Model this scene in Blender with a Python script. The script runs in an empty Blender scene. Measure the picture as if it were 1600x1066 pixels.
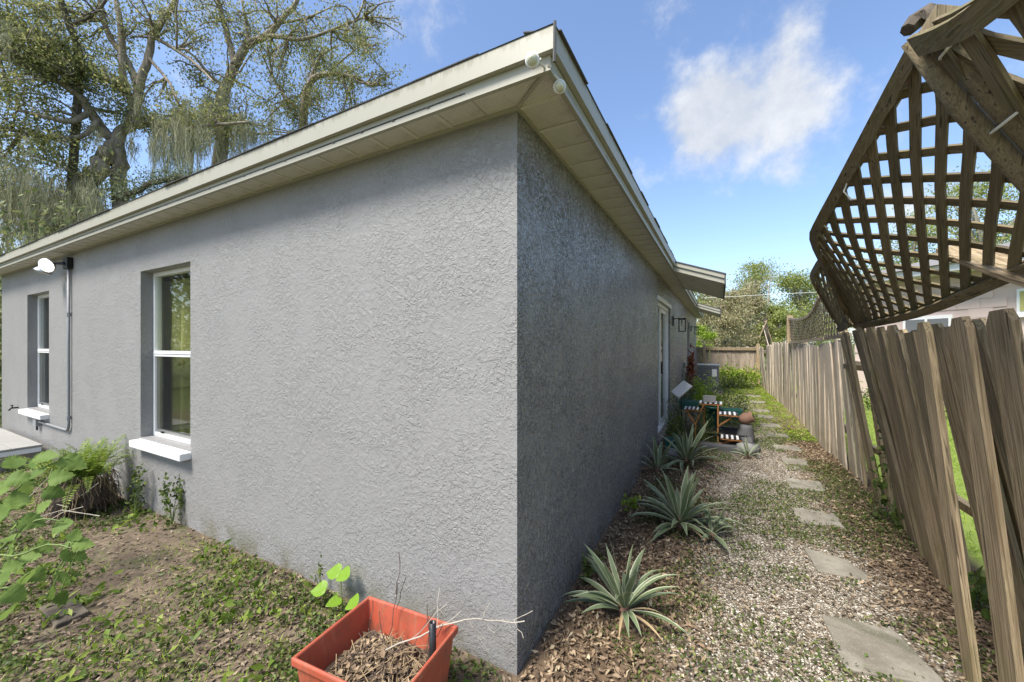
import bpy, bmesh, math, random
import numpy as np
from mathutils import Vector, Matrix, noise as mnoise
random.seed(7); rng = np.random.default_rng(7)
scene = bpy.context.scene
COL = scene.collection
rad = math.radians

# ------------------------------------------------------------------ camera, sky, sun, exposure
CAM = Vector((0.7615, -1.469, 1.417))
cd = bpy.data.cameras.new("camera"); cam = bpy.data.objects.new("camera", cd); COL.objects.link(cam)
cam.location = CAM; cam.rotation_euler = (rad(90), 0, rad(28.155))
cd.sensor_width = 36; cd.lens = 36*605/1600; cd.shift_y = 6/1600
cd.clip_start = 0.02; cd.clip_end = 2000
scene.camera = cam
scene.view_settings.view_transform = 'Standard'; scene.view_settings.look = 'None'
scene.view_settings.exposure = 1.5; scene.view_settings.gamma = 1.0
scene.view_settings.use_curve_mapping = False
SUN_EL, SUN_AZ = rad(56), (-0.36, -0.933)        # where the sun stands: behind the camera, to the left
CLOUDS = [((.05,.893,.447),.17,.80), ((-.07,.887,.456),.13,.7), ((-.02,.87,.49),.10,.6), ((.0,.90,.43),.10,.4), ((.13,.893,.43),.09,.55), ((.105,.859,.499),.08,.4), ((.115,.825,.55),.06,.3), ((.14,.80,.58),.06,.25), ((.125,.932,.338),.05,.5), ((.073,.967,.242),.05,.42), ((-.25,.78,.57),.32,-.8), ((.26,.80,.54),.16,-.6), ((.0,.80,.60),.10,-.3), ((-.02,.97,.25),.3,-.35), ((-.75,.55,.36),.5,-.6)]  # negative weights thin the added fill-light cloud cover within view
def make_world():
    w = bpy.data.worlds.new("World"); scene.world = w; w.use_nodes = True
    nt = w.node_tree; N = nt.nodes; L = nt.links; N.clear()
    out = N.new('ShaderNodeOutputWorld'); bg = N.new('ShaderNodeBackground'); bg.inputs[1].default_value = 0.098
    sky = N.new('ShaderNodeTexSky'); sky.sky_type = 'NISHITA'; sky.sun_disc = False
    sky.sun_elevation = SUN_EL; sky.sun_rotation = math.atan2(SUN_AZ[0], SUN_AZ[1])
    sky.air_density = 1.0; sky.dust_density = 1.3; sky.ozone_density = 1.6
    tc = N.new('ShaderNodeTexCoord')
    sep = N.new('ShaderNodeSeparateXYZ'); L.new(tc.outputs['Generated'], sep.inputs[0])
    def math_(op, a, b=None, c=None):
        n = N.new('ShaderNodeMath'); n.operation = op
        for i, v in enumerate((a, b, c)):
            if v is None: continue
            if isinstance(v, (int, float)): n.inputs[i].default_value = v
            else: L.new(v, n.inputs[i])
        return n.outputs[0]
    nz = N.new('ShaderNodeTexNoise'); nz.inputs['Scale'].default_value = 8.5; nz.inputs['Detail'].default_value = 8
    nz.inputs['Roughness'].default_value = 0.62; L.new(tc.outputs['Generated'], nz.inputs['Vector'])
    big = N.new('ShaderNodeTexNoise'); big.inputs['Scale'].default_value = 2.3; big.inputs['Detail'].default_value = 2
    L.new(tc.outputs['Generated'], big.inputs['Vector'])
    acc = math_('MULTIPLY', math_('SUBTRACT', big.outputs[0], 0.47), 2.2)     # extra cloud cover, added mostly out of view for more fill light
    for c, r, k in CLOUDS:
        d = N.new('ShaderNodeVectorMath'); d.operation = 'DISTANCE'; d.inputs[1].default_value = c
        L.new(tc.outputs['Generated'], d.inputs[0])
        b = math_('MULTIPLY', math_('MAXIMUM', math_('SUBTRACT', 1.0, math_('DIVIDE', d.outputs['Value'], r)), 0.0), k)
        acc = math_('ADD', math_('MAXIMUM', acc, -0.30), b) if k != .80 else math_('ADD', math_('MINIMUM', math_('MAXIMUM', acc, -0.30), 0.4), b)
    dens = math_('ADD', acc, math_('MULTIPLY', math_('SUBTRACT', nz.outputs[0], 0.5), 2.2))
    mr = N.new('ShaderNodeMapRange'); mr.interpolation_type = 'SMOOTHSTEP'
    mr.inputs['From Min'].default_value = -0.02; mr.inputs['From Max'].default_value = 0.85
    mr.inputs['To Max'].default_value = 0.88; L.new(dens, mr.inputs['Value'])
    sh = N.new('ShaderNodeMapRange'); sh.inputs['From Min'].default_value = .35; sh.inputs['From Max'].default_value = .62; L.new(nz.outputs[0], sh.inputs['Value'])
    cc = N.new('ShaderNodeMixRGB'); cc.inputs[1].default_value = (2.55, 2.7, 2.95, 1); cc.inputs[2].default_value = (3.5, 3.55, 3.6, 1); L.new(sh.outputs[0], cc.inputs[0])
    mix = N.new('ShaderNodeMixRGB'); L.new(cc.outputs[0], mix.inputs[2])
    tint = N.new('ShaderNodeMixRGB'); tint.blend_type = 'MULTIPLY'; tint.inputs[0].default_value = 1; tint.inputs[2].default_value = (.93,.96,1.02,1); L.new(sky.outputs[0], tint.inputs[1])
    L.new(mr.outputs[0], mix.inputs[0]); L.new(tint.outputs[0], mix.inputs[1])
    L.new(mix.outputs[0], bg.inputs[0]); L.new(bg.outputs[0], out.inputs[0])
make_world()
sd = bpy.data.lights.new("sun", 'SUN'); sd.energy = 2.5; sd.angle = rad(20); sd.color = (1, .95, .87)
sun = bpy.data.objects.new("sun", sd); COL.objects.link(sun)
sv = Vector((SUN_AZ[0]*math.cos(SUN_EL), SUN_AZ[1]*math.cos(SUN_EL), math.sin(SUN_EL)))
sun.rotation_euler = sv.to_track_quat('Z', 'Y').to_euler(); sun.location = sv*30

# ------------------------------------------------------------------ helpers
RV = Vector((.8817, .472, 0)); FV = Vector((-.4718, .8815, 0)); UV_ = Vector((0, 0, 1))
def at(px, py, t):            # a spot of the place given by bearing and distance from where the photographer stood
    return CAM + t*((px-800)/605*RV + FV + (539-py)/605*UV_)

class MB:
    def __init__(s): s.v = []; s.f = []; s.m = []
    def add(s, vs, fs, mi=0):
        b = len(s.v); s.v += [tuple(v) for v in vs]; s.f += [tuple(b+i for i in f) for f in fs]; s.m += [mi]*len(fs); return s
    def box(s, x0, x1, y0, y1, z0, z1, mi=0, M=None):
        vs = [Vector(p) for p in ((x0,y0,z0),(x1,y0,z0),(x1,y1,z0),(x0,y1,z0),(x0,y0,z1),(x1,y0,z1),(x1,y1,z1),(x0,y1,z1))]
        if M is not None: vs = [M @ v for v in vs]
        return s.add(vs, [(0,3,2,1),(4,5,6,7),(0,1,5,4),(1,2,6,5),(2,3,7,6),(3,0,4,7)], mi)
    def quad(s, a, b, c, d, mi=0): return s.add([a,b,c,d], [(0,1,2,3)], mi)
    def tube(s, pts, r, n=6, mi=0, cap=True):
        pts = [Vector(p) for p in pts]
        if not isinstance(r, (list, tuple)): r = [r]*len(pts)
        base = len(s.v); prev = None
        for i, p in enumerate(pts):
            d = (pts[min(i+1, len(pts)-1)] - pts[max(i-1, 0)]).normalized()
            if prev is None:
                u = d.orthogonal().normalized()
            else:
                u = (prev - d*prev.dot(d))
                u = u.normalized() if u.length > 1e-6 else d.orthogonal().normalized()
            prev = u; w = d.cross(u)
            for k in range(n):
                a = 2*math.pi*k/n; s.v.append(tuple(p + (u*math.cos(a) + w*math.sin(a))*r[i]))
        for i in range(len(pts)-1):
            for k in range(n):
                k2 = (k+1) % n
                s.f.append((base+i*n+k, base+i*n+k2, base+(i+1)*n+k2, base+(i+1)*n+k)); s.m.append(mi)
        if cap:
            s.f.append(tuple(base+k for k in reversed(range(n)))); s.m.append(mi)
            s.f.append(tuple(base+(len(pts)-1)*n+k for k in range(n))); s.m.append(mi)
        return s
    def lathe(s, prof, c, n=16, mi=0, M=None):
        base = len(s.v)
        for r, z in prof:
            for k in range(n):
                a = 2*math.pi*k/n; p = Vector((r*math.cos(a), r*math.sin(a), z))
                if M is not None: p = M @ p
                s.v.append(tuple(p + Vector(c)))
        for i in range(len(prof)-1):
            for k in range(n):
                k2 = (k+1) % n; s.f.append((base+i*n+k, base+i*n+k2, base+(i+1)*n+k2, base+(i+1)*n+k)); s.m.append(mi)
        return s
    def mesh(s, name, mats, smooth=False):
        me = bpy.data.meshes.new(name); me.from_pydata(s.v, [], s.f)
        for m in (mats if isinstance(mats, (list, tuple)) else [mats]): me.materials.append(m)
        me.polygons.foreach_set('material_index', s.m)
        if smooth: me.polygons.foreach_set('use_smooth', [True]*len(s.f))
        me.update(); return me
    def build(s, name, mats, parent=None, smooth=False, bevel=0):
        o = bpy.data.objects.new(name, s.mesh(name, mats, smooth)); link(o, parent)
        if bevel:
            b = o.modifiers.new('bevel', 'BEVEL'); b.width = bevel; b.segments = 2; b.limit_method = 'ANGLE'
        return o
def link(o, parent=None):
    COL.objects.link(o)
    if parent is not None:
        o.parent = parent
        if parent.type == 'EMPTY': o.matrix_parent_inverse = Matrix.Translation(-Vector(parent.location))
    return o
def put(name, mesh, parent, M):
    o = bpy.data.objects.new(name, mesh); link(o, parent); o.matrix_basis = M; return o
def tag(o, label, cat=None, group=None, kind=None):
    o['label'] = label
    if cat: o['category'] = cat
    if group: o['group'] = group
    if kind: o['kind'] = kind
    return o
def thing(name, label, cat, loc=(0,0,0), group=None):
    o = bpy.data.objects.new(name, None); COL.objects.link(o); o.location = loc; o.empty_display_size = .1
    return tag(o, label, cat, group)
def fast_mesh(name, V, Fc, mats, smooth=False):            # V (n,3), Fc (m,k) equal-sided faces
    me = bpy.data.meshes.new(name); k = Fc.shape[1]
    me.vertices.add(len(V)); me.vertices.foreach_set('co', np.ascontiguousarray(V, dtype=np.float32).ravel())
    me.loops.add(Fc.size); me.loops.foreach_set('vertex_index', Fc.astype(np.int32).ravel())
    me.polygons.add(len(Fc)); me.polygons.foreach_set('loop_start', np.arange(0, Fc.size, k, dtype=np.int32))
    me.polygons.foreach_set('loop_total', np.full(len(Fc), k, dtype=np.int32))
    for m in (mats if isinstance(mats, (list, tuple)) else [mats]): me.materials.append(m)
    if smooth: me.polygons.foreach_set('use_smooth', np.ones(len(Fc), dtype=bool))
    me.update(calc_edges=True); me.validate(); return me
def leaf_arrays(P, L, W, flat=0.5, curl=0.25, simple=False):
    """pointed folded leaves at P; flat 1 = lying flat, 0 = any way"""
    n = len(P); yaw = rng.uniform(0, 2*np.pi, n); pit = rng.normal(0, 1, n)*(1-flat)*1.2; rol = rng.normal(0, 1, n)*(1-flat)*1.2 + rng.normal(0, .25, n)
    d = np.stack([np.cos(yaw)*np.cos(pit), np.sin(yaw)*np.cos(pit), np.sin(pit)], 1)
    s = np.stack([-np.sin(yaw), np.cos(yaw), np.zeros(n)], 1); u = np.cross(d, s)
    s2 = s*np.cos(rol)[:,None] + u*np.sin(rol)[:,None]; u2 = np.cross(d, s2)
    L = np.asarray(L).reshape(-1,1)*np.ones((n,1)); W = np.asarray(W).reshape(-1,1)*np.ones((n,1))
    c = rng.normal(0, curl, (n,1))*W
    b = P - d*L*.5; t = P + d*L*.5 + u2*c; l = P + s2*W*.5 + u2*W*curl*.6; r = P - s2*W*.5 + u2*W*curl*.6; m = P - d*L*.05
    if simple:
        V = np.stack([b, l, t, r], 1).reshape(-1, 3); i = np.arange(n)[:,None]*4
        return V, np.concatenate([i+np.array([[0,1,2]]), i+np.array([[0,2,3]])], 0)
    V = np.stack([b, l, t, r, m], 1).reshape(-1, 3); i = np.arange(n)[:,None]*5
    F = np.concatenate([i+np.array([[0,1,4]]), i+np.array([[1,2,4]]), i+np.array([[2,3,4]]), i+np.array([[3,0,4]])], 0)
    return V, F
def vnoise(x, y, s, seed=0):
    x = np.asarray(x)*s + seed*17.3; y = np.asarray(y)*s + seed*5.7
    xi = np.floor(x).astype(int); yi = np.floor(y).astype(int); fx = x-xi; fy = y-yi
    fx = fx*fx*(3-2*fx); fy = fy*fy*(3-2*fy)
    def h(a, b):
        v = np.sin(a*127.1 + b*311.7 + seed*74.7)*43758.5453; return v-np.floor(v)
    return (h(xi,yi)*(1-fx)+h(xi+1,yi)*fx)*(1-fy) + (h(xi,yi+1)*(1-fx)+h(xi+1,yi+1)*fx)*fy
def fbm(x, y, s, seed=0): return vnoise(x,y,s,seed)*.5 + vnoise(x,y,s*2.1,seed+1)*.3 + vnoise(x,y,s*4.3,seed+2)*.2

# ------------------------------------------------------------------ materials
MATS = {}
class NT:
    def __init__(s, name):
        s.m = bpy.data.materials.new(name); s.m.use_nodes = True; s.nt = s.m.node_tree; s.N = s.nt.nodes; s.L = s.nt.links
        s.b = s.N['Principled BSDF']; s.out = s.N['Material Output']; s.tc = s.N.new('ShaderNodeTexCoord')
    def node(s, t, **kw):
        n = s.N.new(t)
        for k, v in kw.items(): setattr(n, k, v)
        return n
    def put(s, sock, v):
        if hasattr(v, 'default_value') and hasattr(v, 'links'): s.L.new(v, sock)
        else: sock.default_value = v
    def map(s, scale, coord='Object'):
        n = s.node('ShaderNodeMapping'); n.inputs['Scale'].default_value = scale; s.L.new(s.tc.outputs[coord], n.inputs[0]); return n.outputs[0]
    def noise(s, scale, detail=4, rough=.5, dist=0, vec=None, coord='Object'):
        n = s.node('ShaderNodeTexNoise'); n.inputs['Scale'].default_value = scale; n.inputs['Detail'].default_value = detail
        n.inputs['Roughness'].default_value = rough; n.inputs['Distortion'].default_value = dist
        s.L.new(vec if vec is not None else s.tc.outputs[coord], n.inputs['Vector']); return n.outputs[0]
    def ramp(s, v, stops):
        n = s.node('ShaderNodeValToRGB'); e = n.color_ramp.elements
        while len(e) < len(stops): e.new(.5)
        for i, (p, c) in enumerate(stops): e[i].position = p; e[i].color = (*c, 1) if len(c) == 3 else c
        s.L.new(v, n.inputs[0]); return n.outputs[0]
    def rng(s, v, a, b, c=0, d=1, smooth=True):
        n = s.node('ShaderNodeMapRange'); n.interpolation_type = 'SMOOTHSTEP' if smooth else 'LINEAR'
        for k, x in zip(('From Min','From Max','To Min','To Max'), (a,b,c,d)): n.inputs[k].default_value = x
        s.L.new(v, n.inputs['Value']); return n.outputs[0]
    def math(s, op, a, b=0):
        n = s.node('ShaderNodeMath', operation=op); s.put(n.inputs[0], a); s.put(n.inputs[1], b); return n.outputs[0]
    def mix(s, f, a, b, mode='MIX'):
        n = s.node('ShaderNodeMixRGB', blend_type=mode)
        for i, v in enumerate((f, a, b)):
            if isinstance(v, tuple) and len(v) == 3: v = (*v, 1)
            s.put(n.inputs[i], v)
        return n.outputs[0]
    def xyz(s, coord='Object'):
        n = s.node('ShaderNodeSeparateXYZ'); s.L.new(s.tc.outputs[coord], n.inputs[0]); return n.outputs
    def bump(s, h, strength=.5, dist=.01, prev=None):
        n = s.node('ShaderNodeBump'); n.inputs['Strength'].default_value = strength; n.inputs['Distance'].default_value = dist
        s.L.new(h, n.inputs['Height'])
        if prev is not None: s.L.new(prev, n.inputs['Normal'])
        s.L.new(n.outputs[0], s.b.inputs['Normal']); return n.outputs[0]
    def col(s, v): s.put(s.b.inputs['Base Color'], (*v, 1) if isinstance(v, tuple) and len(v) == 3 else v); return s
    def rough(s, v): s.put(s.b.inputs['Roughness'], v); return s
    def island(s): return s.node('ShaderNodeNewGeometry').outputs['Random Per Island']
    def objrand(s): return s.node('ShaderNodeObjectInfo').outputs['Random']
def plain(name, c, r=.6, var=.12, ns=12, bump=.1, metal=0):
    t = NT(name); n = t.noise(ns, 4)
    t.col(t.mix(n, tuple(x*(1-var) for x in c), tuple(min(1, x*(1+var)) for x in c))).rough(r)
    t.b.inputs['Metallic'].default_value = metal
    if bump: t.bump(t.noise(ns*6, 3), bump, .003)
    MATS[name] = t.m; return t.m
def foliage(name, stops, rough=.5, trans=.35, seed=0):
    t = NT(name); r = t.island(); c = t.ramp(r, stops); t.col(c).rough(rough)
    t.b.inputs['Specular IOR Level'].default_value = .35
    tr = t.node('ShaderNodeBsdfTranslucent'); t.L.new(c, tr.inputs[0]); mx = t.node('ShaderNodeMixShader'); mx.inputs[0].default_value = trans
    t.L.new(t.b.outputs[0], mx.inputs[1]); t.L.new(tr.outputs[0], mx.inputs[2]); t.L.new(mx.outputs[0], t.out.inputs[0])
    MATS[name] = t.m; return t.m
def m_stucco(name, bs, bd, k, r0, r1, sp):
    t = NT(name); x, y, z = t.xyz()
    a = t.noise(33, 3, .6, 1.0); b = t.noise(130, 3, .55, .3); c = t.noise(2.6, 4, .65, .6); a2 = t.noise(24, 2, .5, 1.4)
    pl = t.rng(a, .46, .55)
    ridge = t.rng(t.math('ABSOLUTE', t.math('SUBTRACT', a2, .5)), .0, .035, 1, 0)
    h = t.math('ADD', t.math('MULTIPLY', pl, t.rng(c, .36, .62, .25, 1.0)), t.math('MULTIPLY', ridge, t.rng(c, .4, .7, .25, .7)))
    h = t.math('ADD', h, t.math('MULTIPLY', b, .22))
    t.bump(h, bs, bd)
    base = t.mix(t.noise(.9, 4), tuple(v*k for v in (.246,.241,.233)), tuple(v*k for v in (.272,.266,.258)))
    base = t.mix(t.math('MULTIPLY', t.rng(t.noise(1, 5, .65, .3, t.map((7, 7, .7))), .5, .75), .10), base, (.215,.20,.18))
    dirt = t.math('MULTIPLY', t.rng(z, .0, .24, 1, 0), t.rng(t.noise(4.5, 5, .65), .40, .64))
    base = t.mix(t.math('MULTIPLY', dirt, .75), base, (.13,.12,.07))
    t.col(base).rough(t.rng(t.noise(30, 2), .2, .8, r0, r1)); t.b.inputs['Specular IOR Level'].default_value = sp
    MATS[name] = t.m
m_stucco('stucco', .6, .0065, 1.0, .46, .6, .35); m_stucco('stucco_gloss', 1.0, .012, .98, .20, .32, 1.0)
def m_trim(name, c, zt, streak=1.0):
    t = NT(name); x, y, z = t.xyz()
    st = t.noise(1, 4, .65, .2, t.map((38, 38, 5))); bl = t.noise(7, 4, .6)
    up = t.rng(z, zt-.05, zt, 0, 1)
    k = t.math('MULTIPLY', t.rng(t.math('ADD', st, t.math('MULTIPLY', up, .22)), .56, .76), t.math('ADD', t.math('MULTIPLY', up, .9), .05))
    d2 = t.math('MULTIPLY', t.rng(bl, .5, .75), .35)
    base = t.mix(d2, c, tuple(v*q for v, q in zip(c, (.80,.78,.66))))
    t.col(t.mix(t.math('MULTIPLY', k, .62*streak), base, (.15,.135,.075))).rough(.45); t.bump(t.noise(90, 2), .06, .002)
    MATS[name] = t.m
m_trim('fascia', (.355,.34,.27), 2.545); 
def m_soffit():
    t = NT('soffit'); vo = t.node('ShaderNodeTexVoronoi'); vo.inputs['Scale'].default_value = 95; vo.inputs['Randomness'].default_value = .12
    t.L.new(t.tc.outputs['Object'], vo.inputs['Vector'])
    hole = t.rng(vo.outputs['Distance'], .16, .26, 1, 0); n = t.noise(6, 5, .65)
    base = t.mix(t.rng(n, .45, .72), (.66,.64,.55), (.50,.47,.38))
    t.col(t.mix(t.math('MULTIPLY', hole, .65), base, (.10,.09,.06))).rough(.5)
    t.bump(t.math('SUBTRACT', 1.0, hole), .4, .002); MATS['soffit'] = t.m
m_soffit()
def m_wood(name, c1, c2, green=(.10,.105,.035), ga=.5, z0=0, z1=.6):
    t = NT(name); r = t.objrand(); x, y, z = t.xyz('Object')
    off = t.node('ShaderNodeCombineXYZ'); t.L.new(t.math('MULTIPLY', r, 37), off.inputs[0]); t.L.new(t.math('MULTIPLY', r, 11), off.inputs[2])
    ad = t.node('ShaderNodeVectorMath', operation='ADD'); t.L.new(t.tc.outputs['Object'], ad.inputs[0]); t.L.new(off.outputs[0], ad.inputs[1])
    mp = t.node('ShaderNodeMapping'); mp.inputs['Scale'].default_value = (105, 105, 2.2); t.L.new(ad.outputs[0], mp.inputs[0])
    mp2 = t.node('ShaderNodeMapping'); mp2.inputs['Scale'].default_value = (17, 17, 1.1); t.L.new(ad.outputs[0], mp2.inputs[0])
    g = t.noise(1, 5, .62, .5, mp.outputs[0]); g2 = t.noise(1, 4, .6, .9, mp2.outputs[0])
    base = t.mix(t.rng(g, .3, .7), c1, c2)
    base = t.mix(t.math('MULTIPLY', t.rng(g2, .5, .75), .55), base, tuple(v*.5 for v in c1))
    base = t.mix(t.rng(g, .56, .64, 0, .95), base, tuple(v*.3 for v in c1))
    base = t.mix(.35, base, t.mix(r, (.62,.58,.52), (1.25,1.2,1.1)), 'MULTIPLY') if False else base
    hs = t.node('ShaderNodeHueSaturation'); t.L.new(base, hs.inputs['Color']); t.L.new(t.rng(r, 0, 1, .68, 1.22, False), hs.inputs['Value'])
    gm = t.math('MULTIPLY', t.rng(t.noise(5, 4, .6, 0, ad.outputs[0]), .42, .68), t.rng(z, z0, z1, ga, ga*.35))
    t.col(t.mix(gm, hs.outputs[0], green)).rough(.85); t.bump(t.math('ADD', g, t.math('MULTIPLY', g2, .8)), .8, .008); MATS[name] = t.m
m_wood('plank', (.17,.115,.06), (.52,.40,.245), (.19,.17,.06), .55); m_wood('plank_pale', (.44,.36,.265), (.68,.585,.455), (.24,.22,.09), .55, 0, .5)
m_wood('plank_mid', (.26,.20,.145), (.42,.34,.26)); m_wood('lattice', (.12,.092,.05), (.26,.205,.12), (.14,.13,.04), .6, 0, .6)
m_wood('lattice_pale', (.24,.19,.13), (.38,.31,.22), (.15,.14,.06), .5)
m_wood('stand_wood', (.40,.16,.045), (.52,.24,.08), (.3,.15,.05), .1)
def m_bark(name, c1, c2):
    t = NT(name); g = t.noise(1, 5, .6, .8, t.map((9, 9, 2.2))); t.col(t.mix(t.rng(g, .3, .7), c1, c2)).rough(.95)
    t.bump(g, .8, .04); MATS[name] = t.m
m_bark('bark', (.15,.12,.09), (.36,.31,.24)); m_bark('bark_dark', (.06,.048,.036), (.14,.115,.085)); m_bark('bark_pale', (.22,.2,.16), (.4,.37,.31))
def m_shingle():
    t = NT('shingle'); n = t.noise(140, 3); r = t.objrand()
    t.col(t.mix(n, (.05,.05,.052), (.15,.148,.145))).rough(.95); t.bump(n, .5, .004); MATS['shingle'] = t.m
m_shingle()
def m_ground():
    t = NT('ground'); x, y, z = t.xyz()
    n1 = t.noise(1.7, 5, .6); n2 = t.noise(9, 5, .65); n3 = t.noise(60, 3, .6); n4 = t.noise(3.3, 4, .6)
    soil = t.mix(t.rng(n2, .3, .7), (.085,.062,.04), (.20,.15,.10)); soil = t.mix(t.rng(n3, .4, .7, 0, .6), soil, (.06,.045,.03))
    soil = t.mix(t.rng(n4, .52, .72, 0, .55), soil, (.07,.095,.03))
    vo = t.node('ShaderNodeTexVoronoi'); vo.inputs['Scale'].default_value = 62; t.L.new(t.tc.outputs['Object'], vo.inputs['Vector'])
    sh = t.node('ShaderNodeSeparateColor'); t.L.new(vo.outputs['Color'], sh.inputs[0])
    grav = t.mix(sh.outputs[0], (.20,.16,.11), (.62,.57,.48)); grav = t.mix(t.rng(vo.outputs['Distance'], .25, .55), grav, (.10,.08,.055))
    litter = t.mix(n2, (.085,.055,.032), (.2,.135,.08))
    xx = t.math('ADD', x, t.math('MULTIPLY', t.math('SUBTRACT', n1, .5), .9))
    band = t.math('MULTIPLY', t.rng(xx, .45, .75), t.rng(xx, 1.45, 1.8, 1, 0))
    path = t.mix(band, litter, grav)
    far = t.rng(y, 5.0, 9.0); path = t.mix(t.math('MULTIPLY', far, t.rng(n4, .35, .6)), path, (.20,.185,.07))
    g = t.mix(t.rng(x, -.15, .1), soil, path)
    lawn = t.mix(n2, (.12,.17,.025), (.22,.28,.05))
    g = t.mix(t.rng(x, 2.15, 2.3), g, lawn); grass = t.mix(n2, (.07,.10,.03), (.13,.15,.05))
    g = t.mix(t.rng(y, 14.5, 16), g, grass); g = t.mix(t.rng(x, -9, -10), g, grass); g = t.mix(t.rng(y, -6, -8), g, grass)
    t.col(g).rough(.95); t.bump(t.math('ADD', n2, t.math('MULTIPLY', n3, .5)), .6, .02)
    MATS['ground'] = t.m
m_ground()
def m_glass(name, tint=(.75,.8,.78), tr=.86):
    t = NT(name); N = t.N; gl = N.new('ShaderNodeBsdfGlossy'); gl.inputs['Roughness'].default_value = .02; gl.inputs[0].default_value = (1,1,1,1)
    tp = N.new('ShaderNodeBsdfTransparent'); tp.inputs[0].default_value = (*tint, 1); lw = N.new('ShaderNodeLayerWeight'); lw.inputs[0].default_value = .5; fr = N.new('ShaderNodeMath'); fr.operation = 'MULTIPLY_ADD'; pw = N.new('ShaderNodeMath'); pw.operation = 'POWER'; pw.inputs[1].default_value = 5; t.L.new(lw.outputs['Facing'], pw.inputs[0]); t.L.new(pw.outputs[0], fr.inputs[0]); fr.inputs[1].default_value = .85; fr.inputs[2].default_value = .045
    mx = N.new('ShaderNodeMixShader'); t.L.new(fr.outputs[0], mx.inputs[0]); t.L.new(tp.outputs[0], mx.inputs[1]); t.L.new(gl.outputs[0], mx.inputs[2])
    t.L.new(mx.outputs[0], t.out.inputs[0]); MATS[name] = t.m
m_glass('glass', (.9,.92,.9)); m_glass('screen_glass', (.62,.64,.62))
plain('white_paint', (.74,.73,.71), .6, .10, 9, .35); plain('frame_white', (.70,.71,.69), .4, .06, 9, 0); plain('jamb_grey', (.20,.21,.215), .5)
plain('dark_metal', (.022,.023,.025), .4, .2, 20, 0, .6); plain('grey_paint', (.24,.245,.25), .45, .1, 14, .1); plain('aluminium', (.5,.5,.5), .35, .1, 10, 0, .8)
plain('stone_grey', (.24,.235,.225), .9, .3, 6, .6); plain('stone_dark', (.10,.10,.10), .85, .3, 6, .5)
plain('black_plastic', (.015,.015,.016), .4, .2, 10, 0); plain('green_plastic', (.012,.085,.065), .4, .25, 8, .1)
plain('terracotta', (.20,.11,.075), .8, .25, 9, .3); plain('curtain', (.38,.365,.135), .9, .15, 8, 0); plain('interior', (.16,.16,.14), .9, .1, 3, 0)
plain('pink_block', (.56,.44,.395), .85, .08, 3, .3); plain('roof_grey', (.2,.19,.18), .9); plain('ac_grey', (.14,.145,.15), .5, .1, 9, .1)
plain('string', (.62,.60,.53), .7, .1, 20, 0); plain('peat', (.07,.05,.035), .95, .4, 20, .8); plain('straw', (.34,.25,.14), .85, .3, 14, .1)
plain('twig_pale', (.40,.36,.29), .8, .2, 14, 0); plain('twig_dark', (.085,.06,.045), .85, .25, 14, 0); plain('stem_green', (.14,.19,.05), .6, .2, 14, 0)
plain('wood_step', (.30,.29,.265), .85, .2, 6, .4); plain('stripe_white', (.72,.72,.70), .6); plain('lens', (.55,.55,.42), .15, .1, 10, 0)
plain('agave_green', (.125,.165,.08), .6, .45, 9, .12); plain('agave_cream', (.36,.38,.25), .6, .12, 18, .05)
foliage('oak_leaf', [(0,(.12,.14,.045)),(.45,(.23,.255,.085)),(.8,(.34,.345,.125)),(1,(.46,.42,.19))], .6, .55)
foliage('oak_leaf_dark', [(0,(.08,.10,.035)),(.5,(.16,.19,.065)),(1,(.30,.31,.12))], .55, .3)
foliage('moss', [(0,(.17,.17,.10)),(.5,(.28,.28,.17)),(1,(.42,.41,.27))], .9, .4)
foliage('far_leaf', [(0,(.16,.20,.05)),(.5,(.28,.33,.085)),(1,(.42,.44,.15))], .6, .4)
foliage('far_leaf_brown', [(0,(.22,.20,.09)),(.4,(.36,.36,.17)),(.8,(.46,.40,.24)),(1,(.48,.35,.26))], .6, .35)
foliage('weed', [(0,(.045,.075,.014)),(.5,(.095,.14,.03)),(.85,(.16,.21,.045)),(1,(.27,.30,.08))], .5, .35)
foliage('litter', [(0,(.07,.05,.03)),(.4,(.17,.12,.075)),(.75,(.30,.21,.13)),(.95,(.42,.33,.21)),(1,(.55,.46,.30))], .8, .1)
foliage('chips', [(0,(.06,.045,.03)),(.5,(.16,.12,.08)),(1,(.32,.25,.17))], .9, .0)
foliage('shell', [(0,(.17,.13,.085)),(.35,(.36,.31,.23)),(.75,(.55,.50,.41)),(1,(.78,.74,.66))], .8, .0)
foliage('bright_shrub', [(0,(.13,.22,.02)),(.5,(.24,.36,.03)),(1,(.42,.50,.07))], .5, .4)
foliage('grey_shrub', [(0,(.06,.085,.045)),(.5,(.13,.165,.085)),(1,(.24,.27,.16))], .6, .3)
foliage('red_shrub', [(0,(.10,.02,.015)),(.5,(.22,.06,.03)),(1,(.34,.16,.06))], .5, .3)
foliage('fern', [(0,(.075,.13,.015)),(.5,(.16,.24,.03)),(1,(.30,.36,.07))], .55, .4)
def m_bigleaf():
    t = NT('big_leaf'); r = t.objrand(); n = t.noise(12, 4)
    c = t.mix(t.math('ADD', t.math('MULTIPLY', r, .7), t.math('MULTIPLY', n, .3)), (.10,.17,.035), (.24,.34,.085)); t.col(c).rough(.6); t.b.inputs['Specular IOR Level'].default_value = .2
    tr = t.node('ShaderNodeBsdfTranslucent'); t.L.new(c, tr.inputs[0]); mx = t.node('ShaderNodeMixShader'); mx.inputs[0].default_value = .4
    t.L.new(t.b.outputs[0], mx.inputs[1]); t.L.new(tr.outputs[0], mx.inputs[2]); t.L.new(mx.outputs[0], t.out.inputs[0])
    t.bump(t.noise(60, 3), .2, .002); MATS['big_leaf'] = t.m
m_bigleaf()
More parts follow.
